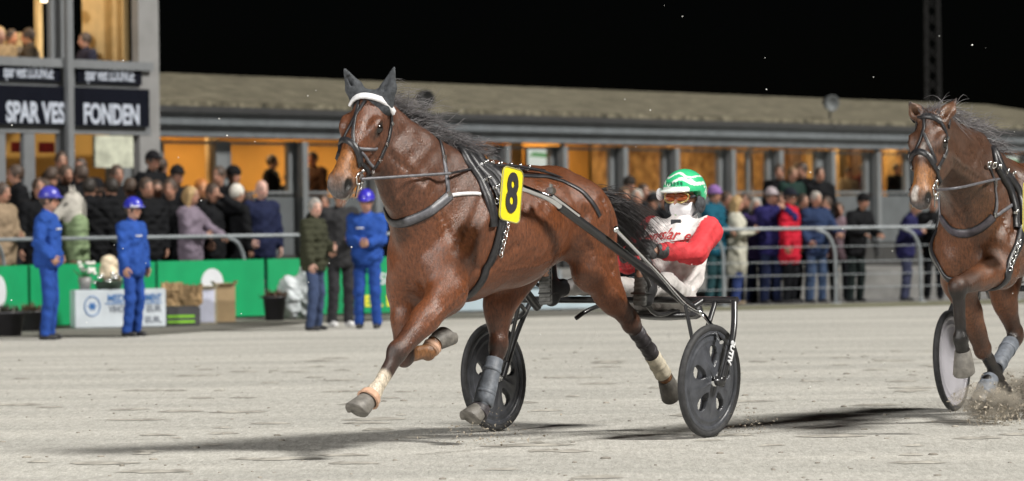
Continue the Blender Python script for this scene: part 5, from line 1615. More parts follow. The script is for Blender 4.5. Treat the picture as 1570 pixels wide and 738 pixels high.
# ------------------------------------------------------------------ the driver
def build_driver(SF):
    h = .010
    hip = {1: V(-.68, .10, .82), -1: V(-.68, -.10, .82)}
    knee = {1: V(-.33, .235, .925), -1: V(-.33, -.235, .93)}
    ank = {1: V(.035, .335, .895), -1: V(.05, -.335, .90)}
    sho = {1: V(-.90, .195, 1.245), -1: V(-.88, -.195, 1.25)}
    chest = V(-.86, 0, 1.13); neck = V(-.905, 0, 1.30); hc = V(-.93, 0, 1.445)
    fw = unit(V(1, .05, -.06)); lf = unit(V(-.05, 1, 0)); up = np.cross(fw, lf); HA = np.array([fw, lf, up])
    hand = {1: V(-.37, .15, 1.125), -1: V(-.42, -.10, 1.10)}
    elb = {}
    for sd in (1, -1): elb[sd], hand[sd] = ik(sho[sd], hand[sd], .30, .29, (-.3, sd * .8, -.7))
    lo, hi = V(-1.25, -.5, .6), V(.25, .5, 1.75)
    F = Field(lo, hi, h)
    for sd in (1, -1):
        F.cone(hip[sd], knee[sd], .085, .055, .03); F.cone(knee[sd], ank[sd], .052, .038, .02)
        F.cone(sho[sd], elb[sd], .048, .040, .03); F.cone(elb[sd], hand[sd], .038, .030, .02); F.ell(hand[sd] + V(.03, 0, 0), (.03, .018, .022), .02)
        F.cone(ank[sd], ank[sd] + V(.06, 0, .10), .035, .03, .02)
    F.cone((-.70, 0, .86), chest, .125, .14, .06, (0, 1, 0), 1.2); F.cone(sho[1], sho[-1], .06, .06, .06)
    F.cone(neck - V(0, 0, .05), hc - V(0, 0, .05), .055, .052, .02)
    F.ell(hc + up * .02, (.10, .078, .112), .02, HA); F.ell(hc + fw * .02 - up * .055, (.072, .058, .066), .03, HA)
    F.cone(hc + fw * .092 + up * .008, hc + fw * .115 - up * .028, .011, .017, .014)
    for sd in (1, -1):
        F.ell(hc + lf * sd * .080 - fw * .008, (.024, .012, .034), .008, HA)
        F.ell(hc + fw * .104 + lf * sd * .032 + up * .012, (.016, .018, .012), .012, HA, 'sub')
    P, Q = F.surface(1); me = np_mesh('person', P, Q)
    set_color(me, face_paint(P, hc, 1, fw, lf, up, SKIN, (.05, .04, .03)))
    o = link('person', me, M_SKIN); SF.place(o)
    o.location = Vector(SF.world((-.055, 0, -.025)))
    tag(o, 'driver in green helmet, orange goggles and white jacket with red sleeves on the sulky', 'person')
    # jacket: white body, red sleeves, spattered with sand
    F = Field(lo, hi, h)
    F.cone((-.70, 0, .865), (-.79, 0, 1.0), .150, .150, .05, (0, 1, 0), 1.2); F.cone((-.79, 0, 1.0), chest, .150, .163, .08, (0, 1, 0), 1.22)
    F.cone(sho[1] * .92 + chest * .08, sho[-1] * .92 + chest * .08, .082, .082, .07)
    for sd in (1, -1):
        F.cone(sho[sd], elb[sd], .082, .072, .04); F.cone(elb[sd], hand[sd] - unit(hand[sd] - elb[sd]) * .035, .072, .048, .03)
    F.cone(neck - V(0, 0, .05), neck + V(0, 0, .035), .088, .070, .03)
    F.ripple(.007, 34, 5); F.ripple(.0045, 70, 6)
    P, Q = F.surface(1); me = np_mesh('jacket', P, Q)
    C = np.tile(V(.74, .70, .69), (len(P), 1))
    for sd in (1, -1):
        d1, t1 = seg_dist(P, sho[sd] + V(0, sd * .03, 0), elb[sd]); d2, t2 = seg_dist(P, elb[sd], hand[sd])
        red = (np.minimum(d1, d2) < .098) & (np.abs(P[:, 1]) > .185) & (P[:, 1] * sd > 0) | (d2 < .085) & (P[:, 1] * sd > 0)
        C[red] = (.60, .035, .045)
    rr = np.random.RandomState(3)
    for _ in range(150):
        c = V(-.7 + rr.normal(0, .1), rr.normal(.02, .11), rr.uniform(.92, 1.22)); d = np.linalg.norm(P - c, axis=1)
        w = np.clip(1 - d / rr.uniform(.015, .05), 0, 1)[:, None] * .55; C[:] = C * (1 - w) + V(.20, .17, .15) * w
    set_color(me, C)
    M_J = attr_mat('driver_jacket', rough=.75, bump=.8, bscale=26, var=.16, vscale=22)
    jk = link('jacket', me, M_J, o)
    bv = BVHTree.FromPolygons([tuple(p) for p in P.tolist()], [tuple(q) for q in Q.tolist()])
    # chest lettering laid on the cloth
    tm = text_mesh('engslar er', .098, .0, .0016, 'chest_lettering', .95, .25)
    for v in tm.vertices:
        p = V(-.4, v.co.x * .98 + .005, 1.205 + v.co.y - .30 * abs(v.co.x) ** 1.5 + .02)
        r_ = bv.ray_cast(Vector(p), Vector((-1, 0, 0)))
        v.co = r_[0] + Vector((.004, 0, 0)) if r_[0] else Vector(p)
    link('chest_lettering', tm, mat('red_lettering', (.50, .04, .04), .6), jk)
    m = MB(); c = np.array(bv.ray_cast(Vector((-.4, .02, 1.30)), Vector((-1, 0, 0)))[0] or Vector((-.8, 0, 1.3)))
    m.box(c + V(.004, 0, 0), (.006, .075, .032), bev=.002); m.build('collar_badge', M_BLACKCLOTH, jk)
    # trousers
    F = Field(lo, hi, h)
    for sd in (1, -1):
        F.cone(hip[sd], knee[sd], .100, .070, .04); F.cone(knee[sd], ank[sd] - unit(ank[sd] - knee[sd]) * .04, .070, .052, .03)
    F.cone((-.69, -.07, .835), (-.69, .07, .835), .12, .12, .05)
    F.ripple(.006, 28, 9); F.ripple(.003, 70, 10)
    P, Q = F.surface(1); me = np_mesh('trousers', P, Q)
    C = np.tile(V(.47, .45, .44), (len(P), 1))
    for _ in range(140):
        c = V(rr.uniform(-.8, -.05), rr.normal(0, .25), rr.uniform(.75, 1.05)); d = np.linalg.norm(P - c, axis=1)
        w = np.clip(1 - d / rr.uniform(.02, .07), 0, 1)[:, None] * .5; C[:] = C * (1 - w) + V(.22, .20, .17) * w
    set_color(me, C); link('trousers', me, M_J, o)
    # boots with ribbed soles, turned up against the stirrups
    for sd in (1, -1):
        toe = ank[sd] + V(.02, sd * .01, .155); heel = ank[sd] + V(.035, 0, -.075)
        F = Field(ank[sd] - V(.2, .14, .2), ank[sd] + V(.2, .14, .28), .008)
        F.cone(ank[sd] - unit(ank[sd] - knee[sd]) * .08, ank[sd], .058, .054, .02); F.cone(heel + V(-.02, 0, .02), toe, .050, .042, .03)
        P, Q = F.surface(1); b = link('boot', np_mesh('boot', P, Q), M_SHOE, o)
        m = MB(); ax = unit(toe - heel); n_ = unit(V(1, 0, 0) - ax * ax[0]); s_ = np.cross(n_, ax)
        m.box((toe + heel) / 2 + n_ * .042, (.27, .095, .014), (ax, s_, n_), .006)
        for q in np.linspace(-.11, .11, 9): m.box((toe + heel) / 2 + ax * q + n_ * .052, (.014, .085, .010), (ax, s_, n_), .002)
        m.build('boot_sole', mat('grey_sole', (.10, .10, .095), .7, var=.3, scale=40), b)
    # gloves gripping the reins
    for sd in (1, -1):
        d = unit(hand[sd] - elb[sd]); m = MB()
        hand_shape(m, hand[sd] - d * .01, unit(d + V(.2, 0, 0)), V(-.15, -sd * .9, -.2), V(.3, 0, 1), 1.12, 1.15, 1.25)
        m.lathe(hand[sd] - d * .06, d, [(0, .050), (.03, .047), (.07, .042)], 14)
        m.build('glove', mat('grey_glove', (.055, .055, .058), .6, var=.5, scale=60, bump=.4), o)
    # face mask, goggles, helmet
    F = Field(hc - V(.2, .2, .22), hc + V(.2, .2, .15), .008)
    F.ell(hc + fw * .028 - up * .055, (.088, .078, .078), .02, HA); F.cone(hc + fw * .0 - up * .07, hc - fw * .01 - up * .17, .075, .080, .03); F.cone(hc + fw * .1 - up * .02, hc + fw * .1 - up * .03, .026, .03, .02)
    F.cut(lambda X, Y, Z: (X - hc[0]) * up[0] + (Y - hc[1]) * up[1] + (Z - hc[2]) * up[2] + .018)
    P, Q = F.surface(2); me = np_mesh('face_mask', P, Q)
    C = np.tile(V(.78, .79, .82), (len(P), 1)); g_ = (P[:, 2] < hc[2] - .10) & ((np.sin(P[:, 1] * 60) + np.sin(P[:, 2] * 85)) > .2) & (P[:, 1] < .0); C[g_] = (.25, .55, .18)
    set_color(me, C); link('face_mask', me, M_J, o)
    F = Field(hc - V(.2, .2, .1), hc + V(.22, .2, .15), .006)
    for sd in (1, -1): F.ell(hc + fw * .078 + lf * sd * .036 + up * .016, (.046, .052, .036), .012, HA)
    P, Q = F.surface(1); gg = link('goggles', np_mesh('goggles', P, Q), mat('goggle_lens', (.34, .07, .008), .07, var=.35, scale=14, spec=.9, coat=.8), o)
    m = MB()
    for sd in (1, -1):
        ring_pts = [hc + fw * (.116 - .022 * abs(math.cos(t)) ** 2) + lf * (sd * .036 + .049 * math.cos(t)) + up * (.016 + .034 * math.sin(t)) for t in np.linspace(0, 2 * math.pi, 25)]
        m.tube(ring_pts, .0055, 6, caps=False)
    m.build('goggle_frame', mat('gold_frame', (.45, .36, .14), .3, metal=.6), gg)
    m = MB(); m.tube(catmull([hc + fw * .07 + lf * sd_ * .084 + up * .016 if sd_ else hc - fw * .13 + up * .03 for sd_ in (1, 1.25, 0, -1.25, -1)], .02), .010, 6); m.build('goggle_strap', M_BLACKCLOTH, gg)
    F = Field(hc - V(.26, .26, .2), hc + V(.28, .26, .3), .007)
    F.ell(hc + up * .045 - fw * .012, (.158, .132, .142), .02, HA)
    F.ell(hc + fw * .13 + up * .055, (.075, .095, .014), .02, HA)
    def cutter(X, Y, Z):
        u_ = (X - hc[0]) * up[0] + (Y - hc[1]) * up[1] + (Z - hc[2]) * up[2]; f_ = (X - hc[0]) * fw[0] + (Y - hc[1]) * fw[1] + (Z - hc[2]) * fw[2]
        return np.minimum(.045 - u_ + 0 * f_, (.018 - (-.105)) * 0 + np.maximum(.0 - (u_ + .07), f_ - .01)) if False else np.where(f_ > .02, .046 - u_, np.where(f_ < -.03, -.055 - u_, -.055 + (f_ + .03) * 2.02 - u_))
    F.cut(cutter)
    P, Q = F.surface(1); me = np_mesh('helmet', P, Q)
    C = np.tile(V(.045, .50, .22), (len(P), 1))
    L3 = (P - hc) @ HA.T
    w = (np.abs(L3[:, 2] - (.112 + .018 * np.sin(L3[:, 1] * 38))) < .010) & (L3[:, 0] > -.06) | (L3[:, 0] > .10) & (L3[:, 2] < .082) | (np.abs(L3[:, 2] - (.15 + .014 * np.sin(L3[:, 1] * 45 + 1))) < .006)
    w |= (np.abs(L3[:, 0] + .06) < .03) & (np.abs(L3[:, 2] - .05) < .028) & (np.sin(L3[:, 0] * 150 + L3[:, 2] * 190) > -.2)
    C[w] = (.74, .80, .76)
    set_color(me, C)
    hl = link('helmet', me, attr_mat('helmet_shell', rough=.25, bump=0, var=.12, vscale=30, spec=.7), o)
    m = MB()
    for q in np.linspace(-.052, .052, 6):
        m.box(hc + fw * (.142 - abs(q) * .4) + up * .098 + lf * q, (.006, .013, .028), HA, .002)
    m.build('helmet_marks', mat('helmet_dark_green', (.01, .20, .09), .4), hl)
    for sd in (1, -1):
        m = MB(); c = hc + lf * sd * .112 - up * .035 - fw * .005
        m.ball(c, (.052, .024, .058), 16, 10, HA)
        m.ball(c + lf * sd * .014 + fw * .004, (.026, .016, .030), 12, 8, HA); m.build('ear_guard', M_BLACKCLOTH, hl)
        m = MB(); m.tube(catmull([c - up * .03 + fw * .02, hc + lf * sd * .075 + fw * .03 - up * .10, hc + fw * .055 - up * .135], .02), .008, 6); m.build('chin_strap', M_BLACKCLOTH, hl)
    m = MB(); m.ball(hc + fw * .085 - lf * .125 + up * .035, (.03, .022, .04), 12, 8, HA); m.build('camera_box', mat('white_plastic', (.75, .75, .76), .4), hl)
    return o, hand
DRV, HANDS = build_driver(SF1)

# reins and check rein (leather lines in the air)
def to_horse(SF, HF, p): return HF.local(SF.world(p))
for sd in (1, -1):
    hnd = to_horse(SF1, HF1, HANDS[sd] + V(.06, 0, .0))
    bit = hp1(.455, sd * .075, -.105)
    pl = [bit, bit * .6 + HF1.un(690, 266, sd * .22 if sd > 0 else -.22) * .4, HF1.un(690, 266, sd * .20), HF1.un(745, 256, sd * .12), HF1.un(800, 256, sd * .13)]
    tail_ = [HF1.un(870, 278, sd * .15), hnd * .5 + HF1.un(870, 270, sd * .15) * .5 - V(0, 0, .03), hnd]
    cord(pl[:3], .0085, M_GREYSTRAP, 'rein', H1); cord(pl[2:] + tail_, .0075, M_LEATHER, 'rein', H1)
cord([hp1(-.02, .05, -.12), HF1.un(662, 184, .02), HF1.un(705, 216, .02), HF1.un(744, 256, 0)], .006, M_LEATHER, 'check_rein', H1)
m = MB(); c = HF1.un(700, 212, .02); ring(c, (0, 1, .2), .014, .004, m, 12, 5); m.box(c + V(.03, 0, .02), (.03, .012, .014), bev=.003); m.build('buckle', M_STEEL, H1)
for sd in (1, -1):
    bit = hp2(.455, sd * .07, -.105)
    cord([bit, HF2.un(1470, 288, .2) * V(1, 1 if sd > 0 else -.45, 1), HF2.un(1530, 275, .16) * V(1, sd, 1), HF2.un(1575, 272, .14) * V(1, sd, 1), V(-1.6, sd * .12, 1.25)], .0085, M_GREYSTRAP, 'rein', H2)
cord([hp2(.0, .07, -.12), HF2.un(1475, 232, .03), HF2.un(1512, 258, 0)], .006, M_LEATHER, 'check_rein', H2)
S2, _ = build_sulky(SF2, 'sulky with a pale solid wheel half hidden behind the horse at the right edge', disc=M_WHEELW, holes=False)
# ================================================================== boards, rails and things along the edge of the track
M_GREEN = mat('board_green', (.006, .30, .11), .45, var=.08, scale=3)
M_WHITEB = mat('board_white', (.62, .64, .68), .5, var=.06, scale=4)
M_PALEB = mat('board_pale_blue', (.42, .52, .58), .5, var=.10, scale=3)
M_YELTXT = mat('yellow_letters', (.75, .70, .05), .5)
M_RAIL = mat('galvanised_rail', (.24, .265, .285), .5, metal=.1, var=.15, scale=8)
BOARD_Z = .80

def board(pa, pb, matl, label, off=0.0, h=BOARD_Z, z0=.03):
    a, b = edge_pt(pa, off), edge_pt(pb, off); t = unit(b - a); n = V(t[1], -t[0], 0); c = (a + b) / 2
    o = empty('advertising_board', Vector(V(c[0], c[1], 0))); tag(o, label, 'advertising board', 'advertising boards along the track')
    L_ = np.linalg.norm(b - a)
    m = MB(); m.box((0, 0, z0 + h / 2), (L_ - .03, .05, h), (t, n, V(0, 0, 1)), .006); m.build('panel', matl, o)
    m = MB(); m.box(-n * .05 + V(0, 0, .3), (.05, .05, .6), (t, n, V(0, 0, 1))); m.bar(-n * .05 + V(0, 0, .5), -n * .32 + V(0, 0, .02), .03, .03); m.build('prop', M_RAIL, o)
    def on(px, py):
        """point on the board's face under a photo pixel, in the board's own frame"""
        u, v = ray(px, py); q = c + n * .028
        d = (q @ n) / (u * n[0] + n[1])
        return V(u * d, d, CAMZ + v * d) - V(c[0], c[1], 0)
    return o, t, n, on
def disc_logo(o, c, t, n, r, matl, name='logo_disc'):
    m = MB(); m.prism([c + (t * math.cos(a) + V(0, 0, 1) * math.sin(a)) * r for a in np.linspace(0, 2 * math.pi, 33)[:-1]], n * .004); return m.build(name, matl, o)
b1 = board(-120, 40, M_GREEN, 'green advertising board with a white disc at the left edge of the photo')
disc_logo(b1[0], b1[3](-4, 448), b1[1], b1[2], .22, M_WHITEB)
b2 = board(42, 236, M_GREEN, 'green advertising board half hidden behind the white sign box and two grooms')
b3 = board(238, 404, M_GREEN, 'green advertising board with a white disc rising behind the cardboard boxes')
disc_logo(b3[0], b3[3](325, 434), b3[1], b3[2], .20, M_WHITEB)
b4 = board(407, 545, M_GREEN, 'green advertising board behind the white sacks and the man in olive')
b5 = board(547, 690, M_GREEN, 'green advertising board with white and yellow letters behind the horse chest')
lettering('SPAR', .22, b5[3](605, 428), b5[1], (0, 0, 1), M_WHITEB, b5[0], 'board_lettering', bold=.006)
lettering('E L E N', .22, b5[3](592, 462), b5[1], (0, 0, 1), M_YELTXT, b5[0], 'board_lettering', bold=.008)
b6 = board(692, 800, M_PALEB, 'pale blue advertising board seen under the horse belly', h=.42)
b7 = board(802, 915, M_PALEB, 'pale blue advertising board with dark ticks behind the left hind leg', h=.42)
m = MB()
for px in np.linspace(815, 905, 12): m.box(b7[3](px, 441) + b7[2] * .002, (.10, .006, .035), (b7[1], b7[2], V(0, 0, 1)))
m.build('tick_row', mat('dark_ticks', (.03, .05, .06), .6), b7[0])

def railing(pxs, posts, label, off, z=1.16, wires=(), r=.027, curve=1):
    c = edge_pt(pxs[len(pxs) // 2], off)
    o = empty('railing', Vector(c)); tag(o, label, 'railing', 'grey tube railings along the track')
    m = MB(); P = [edge_pt(px, off, z) - c for px in np.arange(pxs[0], pxs[-1] + 1, 30)]
    m.tube(P, r, 10); m.build('rail', M_RAIL, o)
    for px in posts:
        t, n = edge_dir(px); p = edge_pt(px, off) - c
        m = MB()
        bend = -t * .16 * curve if True else 0
        m.tube(catmull([p + V(0, 0, z - .02) + bend * 1.0, p + V(0, 0, z - .10) - bend * .2, p + V(0, 0, z - .32) - bend * .9, p + V(0, 0, z - .6) - bend, p - bend], .06), r * .95, 10)
        m.lathe(p - bend, (0, 0, 1), [(0, .09), (.015, .09), (.015, .04)], 14)
        m.build('post', M_RAIL, o)
    for zz in wires:
        m = MB(); m.tube([q + V(0, 0, zz - z) for q in P], .007, 6); m.build('wire', M_RAIL, o)
    return o
railing((-140, 920), (-60, 40, 215, 390, 560, 720), 'grey tube railing behind the green boards and left crowd', .40)
railing((921, 1790), (1106, 1278, 1410, 1560, 1700), 'grey tube railing with wires in front of the right crowd', .25, wires=(.25, .45, .65, .88))

# ------------------------------------------------------------------ things standing before the boards
def spot(px, py): return V(*ground_at(px, py))
TG = -BE * 0 + unit(edge_pt(300) - edge_pt(100)); NG = V(TG[1], -TG[0], 0); AXG = (TG, NG, V(0, 0, 1))
AXC = (V(1, 0, 0), V(0, -1, 0), V(0, 0, 1))
def crate_sign():
    c = spot(181, 503); k = c[1] / FPX
    o = empty('sign_box', Vector(c)); tag(o, 'long white sign box with blue lettering behind the second groom', 'sign box')
    X = unit(V(1, .35, 0)); Y = V(X[1], -X[0], 0); A = (X, Y, V(0, 0, 1)); w, h_ = 134 * k * 1.06, .49
    m = MB(); m.box((0, 0, h_ / 2 + .01), (w, .30, h_), A, .01); m.build('box_body', mat('sign_box_white', (.52, .57, .62), .5, var=.10, scale=3), o)
    M_B = mat('blue_letters', (.03, .14, .38), .5); M_G = mat('grey_letters', (.16, .18, .22), .5)
    f = Y * .152
    for txt, sz, cx, zz, wd, mm in (('MEDI', .13, -.04, .385, .20, M_B), ('INSTRUMENT', .13, .27, .385, .36, M_B), ('VIHOJEVEY', .12, .04, .245, .34, M_G), ('EUR', .12, .37, .245, .16, M_G)):
        lettering(txt, sz, f + X * cx * w + V(0, 0, zz), X, (0, 0, 1), mm, o, 'box_lettering', bold=.003, width=w * wd)
    lettering('EUR.', .11, f + X * .36 * w + V(0, 0, .10), X, (0, 0, 1), M_G, o, 'box_lettering', bold=.003)
    m = MB(); m.box(f + X * .14 * w + V(0, 0, .32) + Y * .002, (w * .62, .004, .014), A); m.build('rule', M_B, o)
    cc = f - X * .31 * w + V(0, 0, .29); m = MB()
    m.tube([cc + (X * .10 * math.cos(t) + V(0, 0, .125) * math.sin(t)) for t in np.linspace(0, 2 * math.pi, 30)], .008, 5, caps=False)
    for t in np.linspace(0, math.pi, 4)[:-1]: m.bar(cc - (X * math.cos(t) + V(0, 0, 1) * math.sin(t)) * .055 + Y * .002, cc + (X * math.cos(t) + V(0, 0, 1) * math.sin(t)) * .055 + Y * .002, .022, .006, Y)
    m.build('round_emblem', M_B, o)
    return c, X, Y, w, h_
BX = crate_sign()
def lump(name, label, cat, loc, r, color, seed=0, amp=.25, seg=22, rough=.6, metal=0, group=None):
    """a crumpled bag or bundle"""
    F = Field(-V(*r) * 1.5 - .03, V(*r) * 1.5 + .03, max(.012, max(r) / 18)); F.ell((0, 0, 0), r); F.ripple(amp * min(r), 2.2 / min(r), seed); F.ripple(amp * .5 * min(r), 5 / min(r), seed + 1)
    F.cut(lambda X, Y, Z: -r[2] * .92 - Z)
    P, Q = F.surface(0); o = link(name, np_mesh(name, P, Q, True), mat('stuff_' + label[:24], color, rough, metal=metal, var=.3, scale=8, bump=.5, bscale=30))
    o.location = Vector(loc) + Vector((0, 0, r[2] * .92)); return tag(o, label, cat, group)
top = BX[0] + V(0, 0, BX[4] + .012)
# gift basket in shiny foil with a cream cloth bundle
gb = empty('gift_basket', Vector(top - BX[1] * .12)); tag(gb, 'gift basket in shiny foil standing on the white sign box', 'gift basket')
rs_ = np.random.RandomState(4)
m = MB(); m.lathe((0, 0, 0), (0, 0, 1), [(0, .001), (0, .15), (.10, .19), (.11, .19), (.11, .17), (.02, .13)], 22); m.build('basket', mat('basket_dark', (.03, .05, .035), .6, var=.4, scale=40), gb)
for i in range(9):
    m = MB(); p = V(rs_.uniform(-.16, .16), rs_.uniform(-.12, .02), rs_.uniform(.09, .2)); m.ball(p, (rs_.uniform(.03, .055), .03, .025), 8, 6); m.build('foil_wrap', mat('silver_foil', (.8, .82, .84), .2, metal=.8, var=.2), gb)
F = Field((-.3, -.25, 0), (.3, .25, .55), .014); F.cone((-.02, .02, .2), (.0, .02, .36), .10, .09, .05); F.cone((.10, .03, .15), (.14, .03, .30), .07, .06, .05); F.ripple(.012, 30, 3); P, Q = F.surface(0)
link('cloth_bundle', np_mesh('cloth_bundle', P, Q), mat('cream_bundle', (.62, .52, .38), .7, var=.35, scale=9, bump=.4, bscale=25), gb)
fl_ = empty('flower_bunch', Vector(BX[0] - BX[1] * (BX[3] * .36) + V(0, 0, BX[4] + .012))); tag(fl_, 'small bunch of white flowers at the left end of the white sign box', 'flowers')
m = MB(); m.lathe((0, 0, 0), (0, 0, 1), [(0, .001), (0, .07), (.16, .09), (.16, .08), (.02, .06)], 14); m.build('vase', mat('grey_vase', (.2, .2, .2), .4), fl_)
m = MB()
for i in range(14): m.ball((rs_.normal(0, .05), rs_.normal(0, .05), .2 + rs_.uniform(0, .16)), (.032, .032, .024), 8, 6)
m.build('blossoms', mat('white_petals', (.72, .72, .68), .7, var=.2), fl_)
m = MB()
for i in range(12): m.tube([(0, 0, .1), (rs_.normal(0, .06), rs_.normal(0, .06), .2 + rs_.uniform(0, .1))], .006, 5)
m.build('stems', mat('flower_stems', (.05, .12, .04), .7), fl_)
# dark tub with lime stripes, paper bags, cardboard boxes
c = spot(277, 500); X = unit(V(1, .3, 0)); Y = V(X[1], -X[0], 0); A = (X, Y, V(0, 0, 1))
t = empty('dark_tub', Vector(c)); tag(t, 'dark storage tub with lime green stripes under the brown paper bags', 'storage tub')
m = MB(); m.box((0, 0, .13), (.46, .34, .26), A, .02); m.build('tub_body', mat('tub_grey', (.05, .05, .055), .6), t)
for z in (.06, .13):
    m = MB(); m.box(Y * .171 + V(0, 0, z) - X * .03, (.36, .006, .032), A); m.build('lime_stripe', mat('lime_stripe', (.20, .48, .03), .5), t)
def paper_bag(c, w, h_, rot, label, seed):
    a = R(rot); X = V(math.cos(a), math.sin(a), 0); Y = V(X[1], -X[0], 0); rs = np.random.RandomState(seed); bm = MB(); n = 8; rows = []
    for i in range(7):
        z = h_ * i / 6; k = 1 + .12 * math.sin(i * 1.3 + seed) + (.16 if i == 6 else 0)
        per = []
        for (sx, sy, ex, ey) in ((-1, -1, 1, -1), (1, -1, 1, 1), (1, 1, -1, 1), (-1, 1, -1, -1)):
            for q in range(n):
                f = q / n; per.append(X * (sx + (ex - sx) * f) * w / 2 * k + Y * (sy + (ey - sy) * f) * w * .33 * k + V(0, 0, z) + rs.normal(0, .010, 3) * (i > 0))
        rows.append(per)
    N_ = len(rows[0]); vs_ = [p for r in rows for p in r]; fs_ = [tuple(range(N_ - 1, -1, -1))]
    for i in range(6):
        for k in range(N_): fs_.append((i * N_ + k, i * N_ + (k + 1) % N_, (i + 1) * N_ + (k + 1) % N_, (i + 1) * N_ + k))
    inn = [p * V(.96, .96, 1) for p in rows[6]]; b0 = len(vs_); vs_ += inn + [p * V(.9, .9, 0) + V(0, 0, h_ * .5) for p in rows[6]]
    for k in range(N_):
        fs_.append((6 * N_ + k, 6 * N_ + (k + 1) % N_, b0 + (k + 1) % N_, b0 + k)); fs_.append((b0 + k, b0 + (k + 1) % N_, b0 + N_ + (k + 1) % N_, b0 + N_ + k))
    bm.add(vs_, fs_); o = bm.build('paper_bag', mat('brown_paper', (.30, .20, .10), .85, var=.3, scale=7, bump=.5, bscale=25)); o.location = Vector(c); return tag(o, label, 'paper bag', 'brown paper bags')
paper_bag(c + V(-.11, 0, .265), .24, .30, 12, 'crumpled brown paper bag nearest the second groom on the dark tub', 2)
paper_bag(c + V(.13, .0, .265), .26, .27, -14, 'crumpled brown paper bag nearest the cardboard boxes on the dark tub', 5)
def carton(px, py, w, d, h_, rot, label, matl, open_=True, face=None):
    c = spot(px, py); a = R(rot); X = V(math.cos(a), math.sin(a), 0); Y = V(X[1], -X[0], 0); A = (X, Y, V(0, 0, 1)); th = .008
    o = empty('cardboard_box', Vector(c)); tag(o, label, 'cardboard box', 'cardboard boxes by the green board'); m = MB()
    m.box((0, 0, th / 2 + .004), (w, d, th), A)
    for s_ in (1, -1):
        m.box(X * s_ * (w / 2 - th / 2) + V(0, 0, h_ / 2 + .014), (th, d, h_), A); m.box(Y * s_ * (d / 2 - th / 2) + V(0, 0, h_ / 2 + .014), (w - 2 * th, th, h_), A)
    m.build('box_walls', matl, o)
    for s_, ax_, n_ in ((1, X, Y), (-1, X, Y), (1, Y, X), (-1, Y, X)):
        ln_ = (w if ax_ is Y else d); dd = (w if ax_ is X else d) / 2
        m = MB(); p0 = ax_ * s_ * (dd - .004) + V(0, 0, h_ + .016); m.bar(p0, p0 + ax_ * s_ * .045 + V(0, 0, .06 - .03 * (ax_ is Y)), ln_ - .03, .006, np.cross(ax_, n_)); m.build('flap', matl, o)
    if face:
        m = MB(); m.box(Y * (d / 2 + .003) + V(0, 0, h_ * .5 + .012), (w * .78, .004, h_ * .94), A); m.build('white_label', face, o)
M_CARD = mat('cardboard', (.33, .235, .13), .85, var=.12, scale=5, bump=.2)
carton(316, 497, .26, .26, .46, 10, 'cardboard box with a white printed front between the tub and the brown box', mat('pale_card', (.45, .40, .30), .8), face=mat('box_print_white', (.58, .60, .74), .5, var=.1))
carton(344, 494, .25, .28, .48, 16, 'plain brown open cardboard box against the green board', M_CARD)
def plant_pot(px, py, r, h_, label, leafc, seed):
    c = spot(px, py); o = empty('plant_pot', Vector(c)); tag(o, label, 'plant pot', 'dark plant pots along the boards'); m = MB()
    m.lathe((0, 0, 0), (0, 0, 1), [(0, .001), (0, r * .78), (h_ * .9, r), (h_ * .9, r * 1.08), (h_, r * 1.08), (h_, r * .95), (h_ * .86, r * .93), (h_ * .86, .001)], 26); m.build('pot', mat('pot_black', (.025, .025, .03), .5, var=.2), o)
    rs = np.random.RandomState(seed); m = MB()
    for i in range(160):
        a = rs.uniform(0, 6.28); e = rs.uniform(.3, 1.4); L_ = rs.uniform(.08, .20); p = V(rs.normal(0, r * .4), rs.normal(0, r * .4), h_ * .86)
        d = V(math.cos(a) * math.cos(e), math.sin(a) * math.cos(e), math.sin(e)); s_ = unit(np.cross(d, V(0, 0, 1))); w_ = .012
        m.add([p, p + d * L_ * .5 + s_ * w_, p + d * L_ - V(0, 0, .02), p + d * L_ * .5 - s_ * w_], [(0, 1, 2, 3)])
    m.build('leaves', mat('pot_leaf_%d' % seed, leafc, .7, var=.5, scale=20), o)
plant_pot(421, 492, .16, .34, 'dark plant pot with dry heather beside the white sacks', (.10, .055, .03), 1)
plant_pot(48, 508, .17, .26, 'dark plant pot with brown plants beside the first groom', (.09, .06, .03), 2)
plant_pot(10, 516, .22, .30, 'wide dark plant pot at the bottom left corner of the green boards', (.05, .05, .035), 3)
lump('plastic_sack', 'white plastic sack leaning on the green board by the plant pot', 'sack', spot(443, 490), (.19, .13, .31), (.46, .50, .52), 1, .18, rough=.4, group='white plastic sacks')
lump('plastic_sack', 'taller white plastic sack next to the man in olive', 'sack', spot(466, 489) + V(0, .15, 0), (.17, .12, .38), (.50, .54, .56), 7, .18, rough=.4, group='white plastic sacks')
lump('plastic_sack', 'small grey plastic sack between the first groom and the pot', 'sack', spot(52, 502) + V(0, .5, 0), (.12, .10, .24), (.28, .32, .32), 9, .2, rough=.4, group='white plastic sacks')

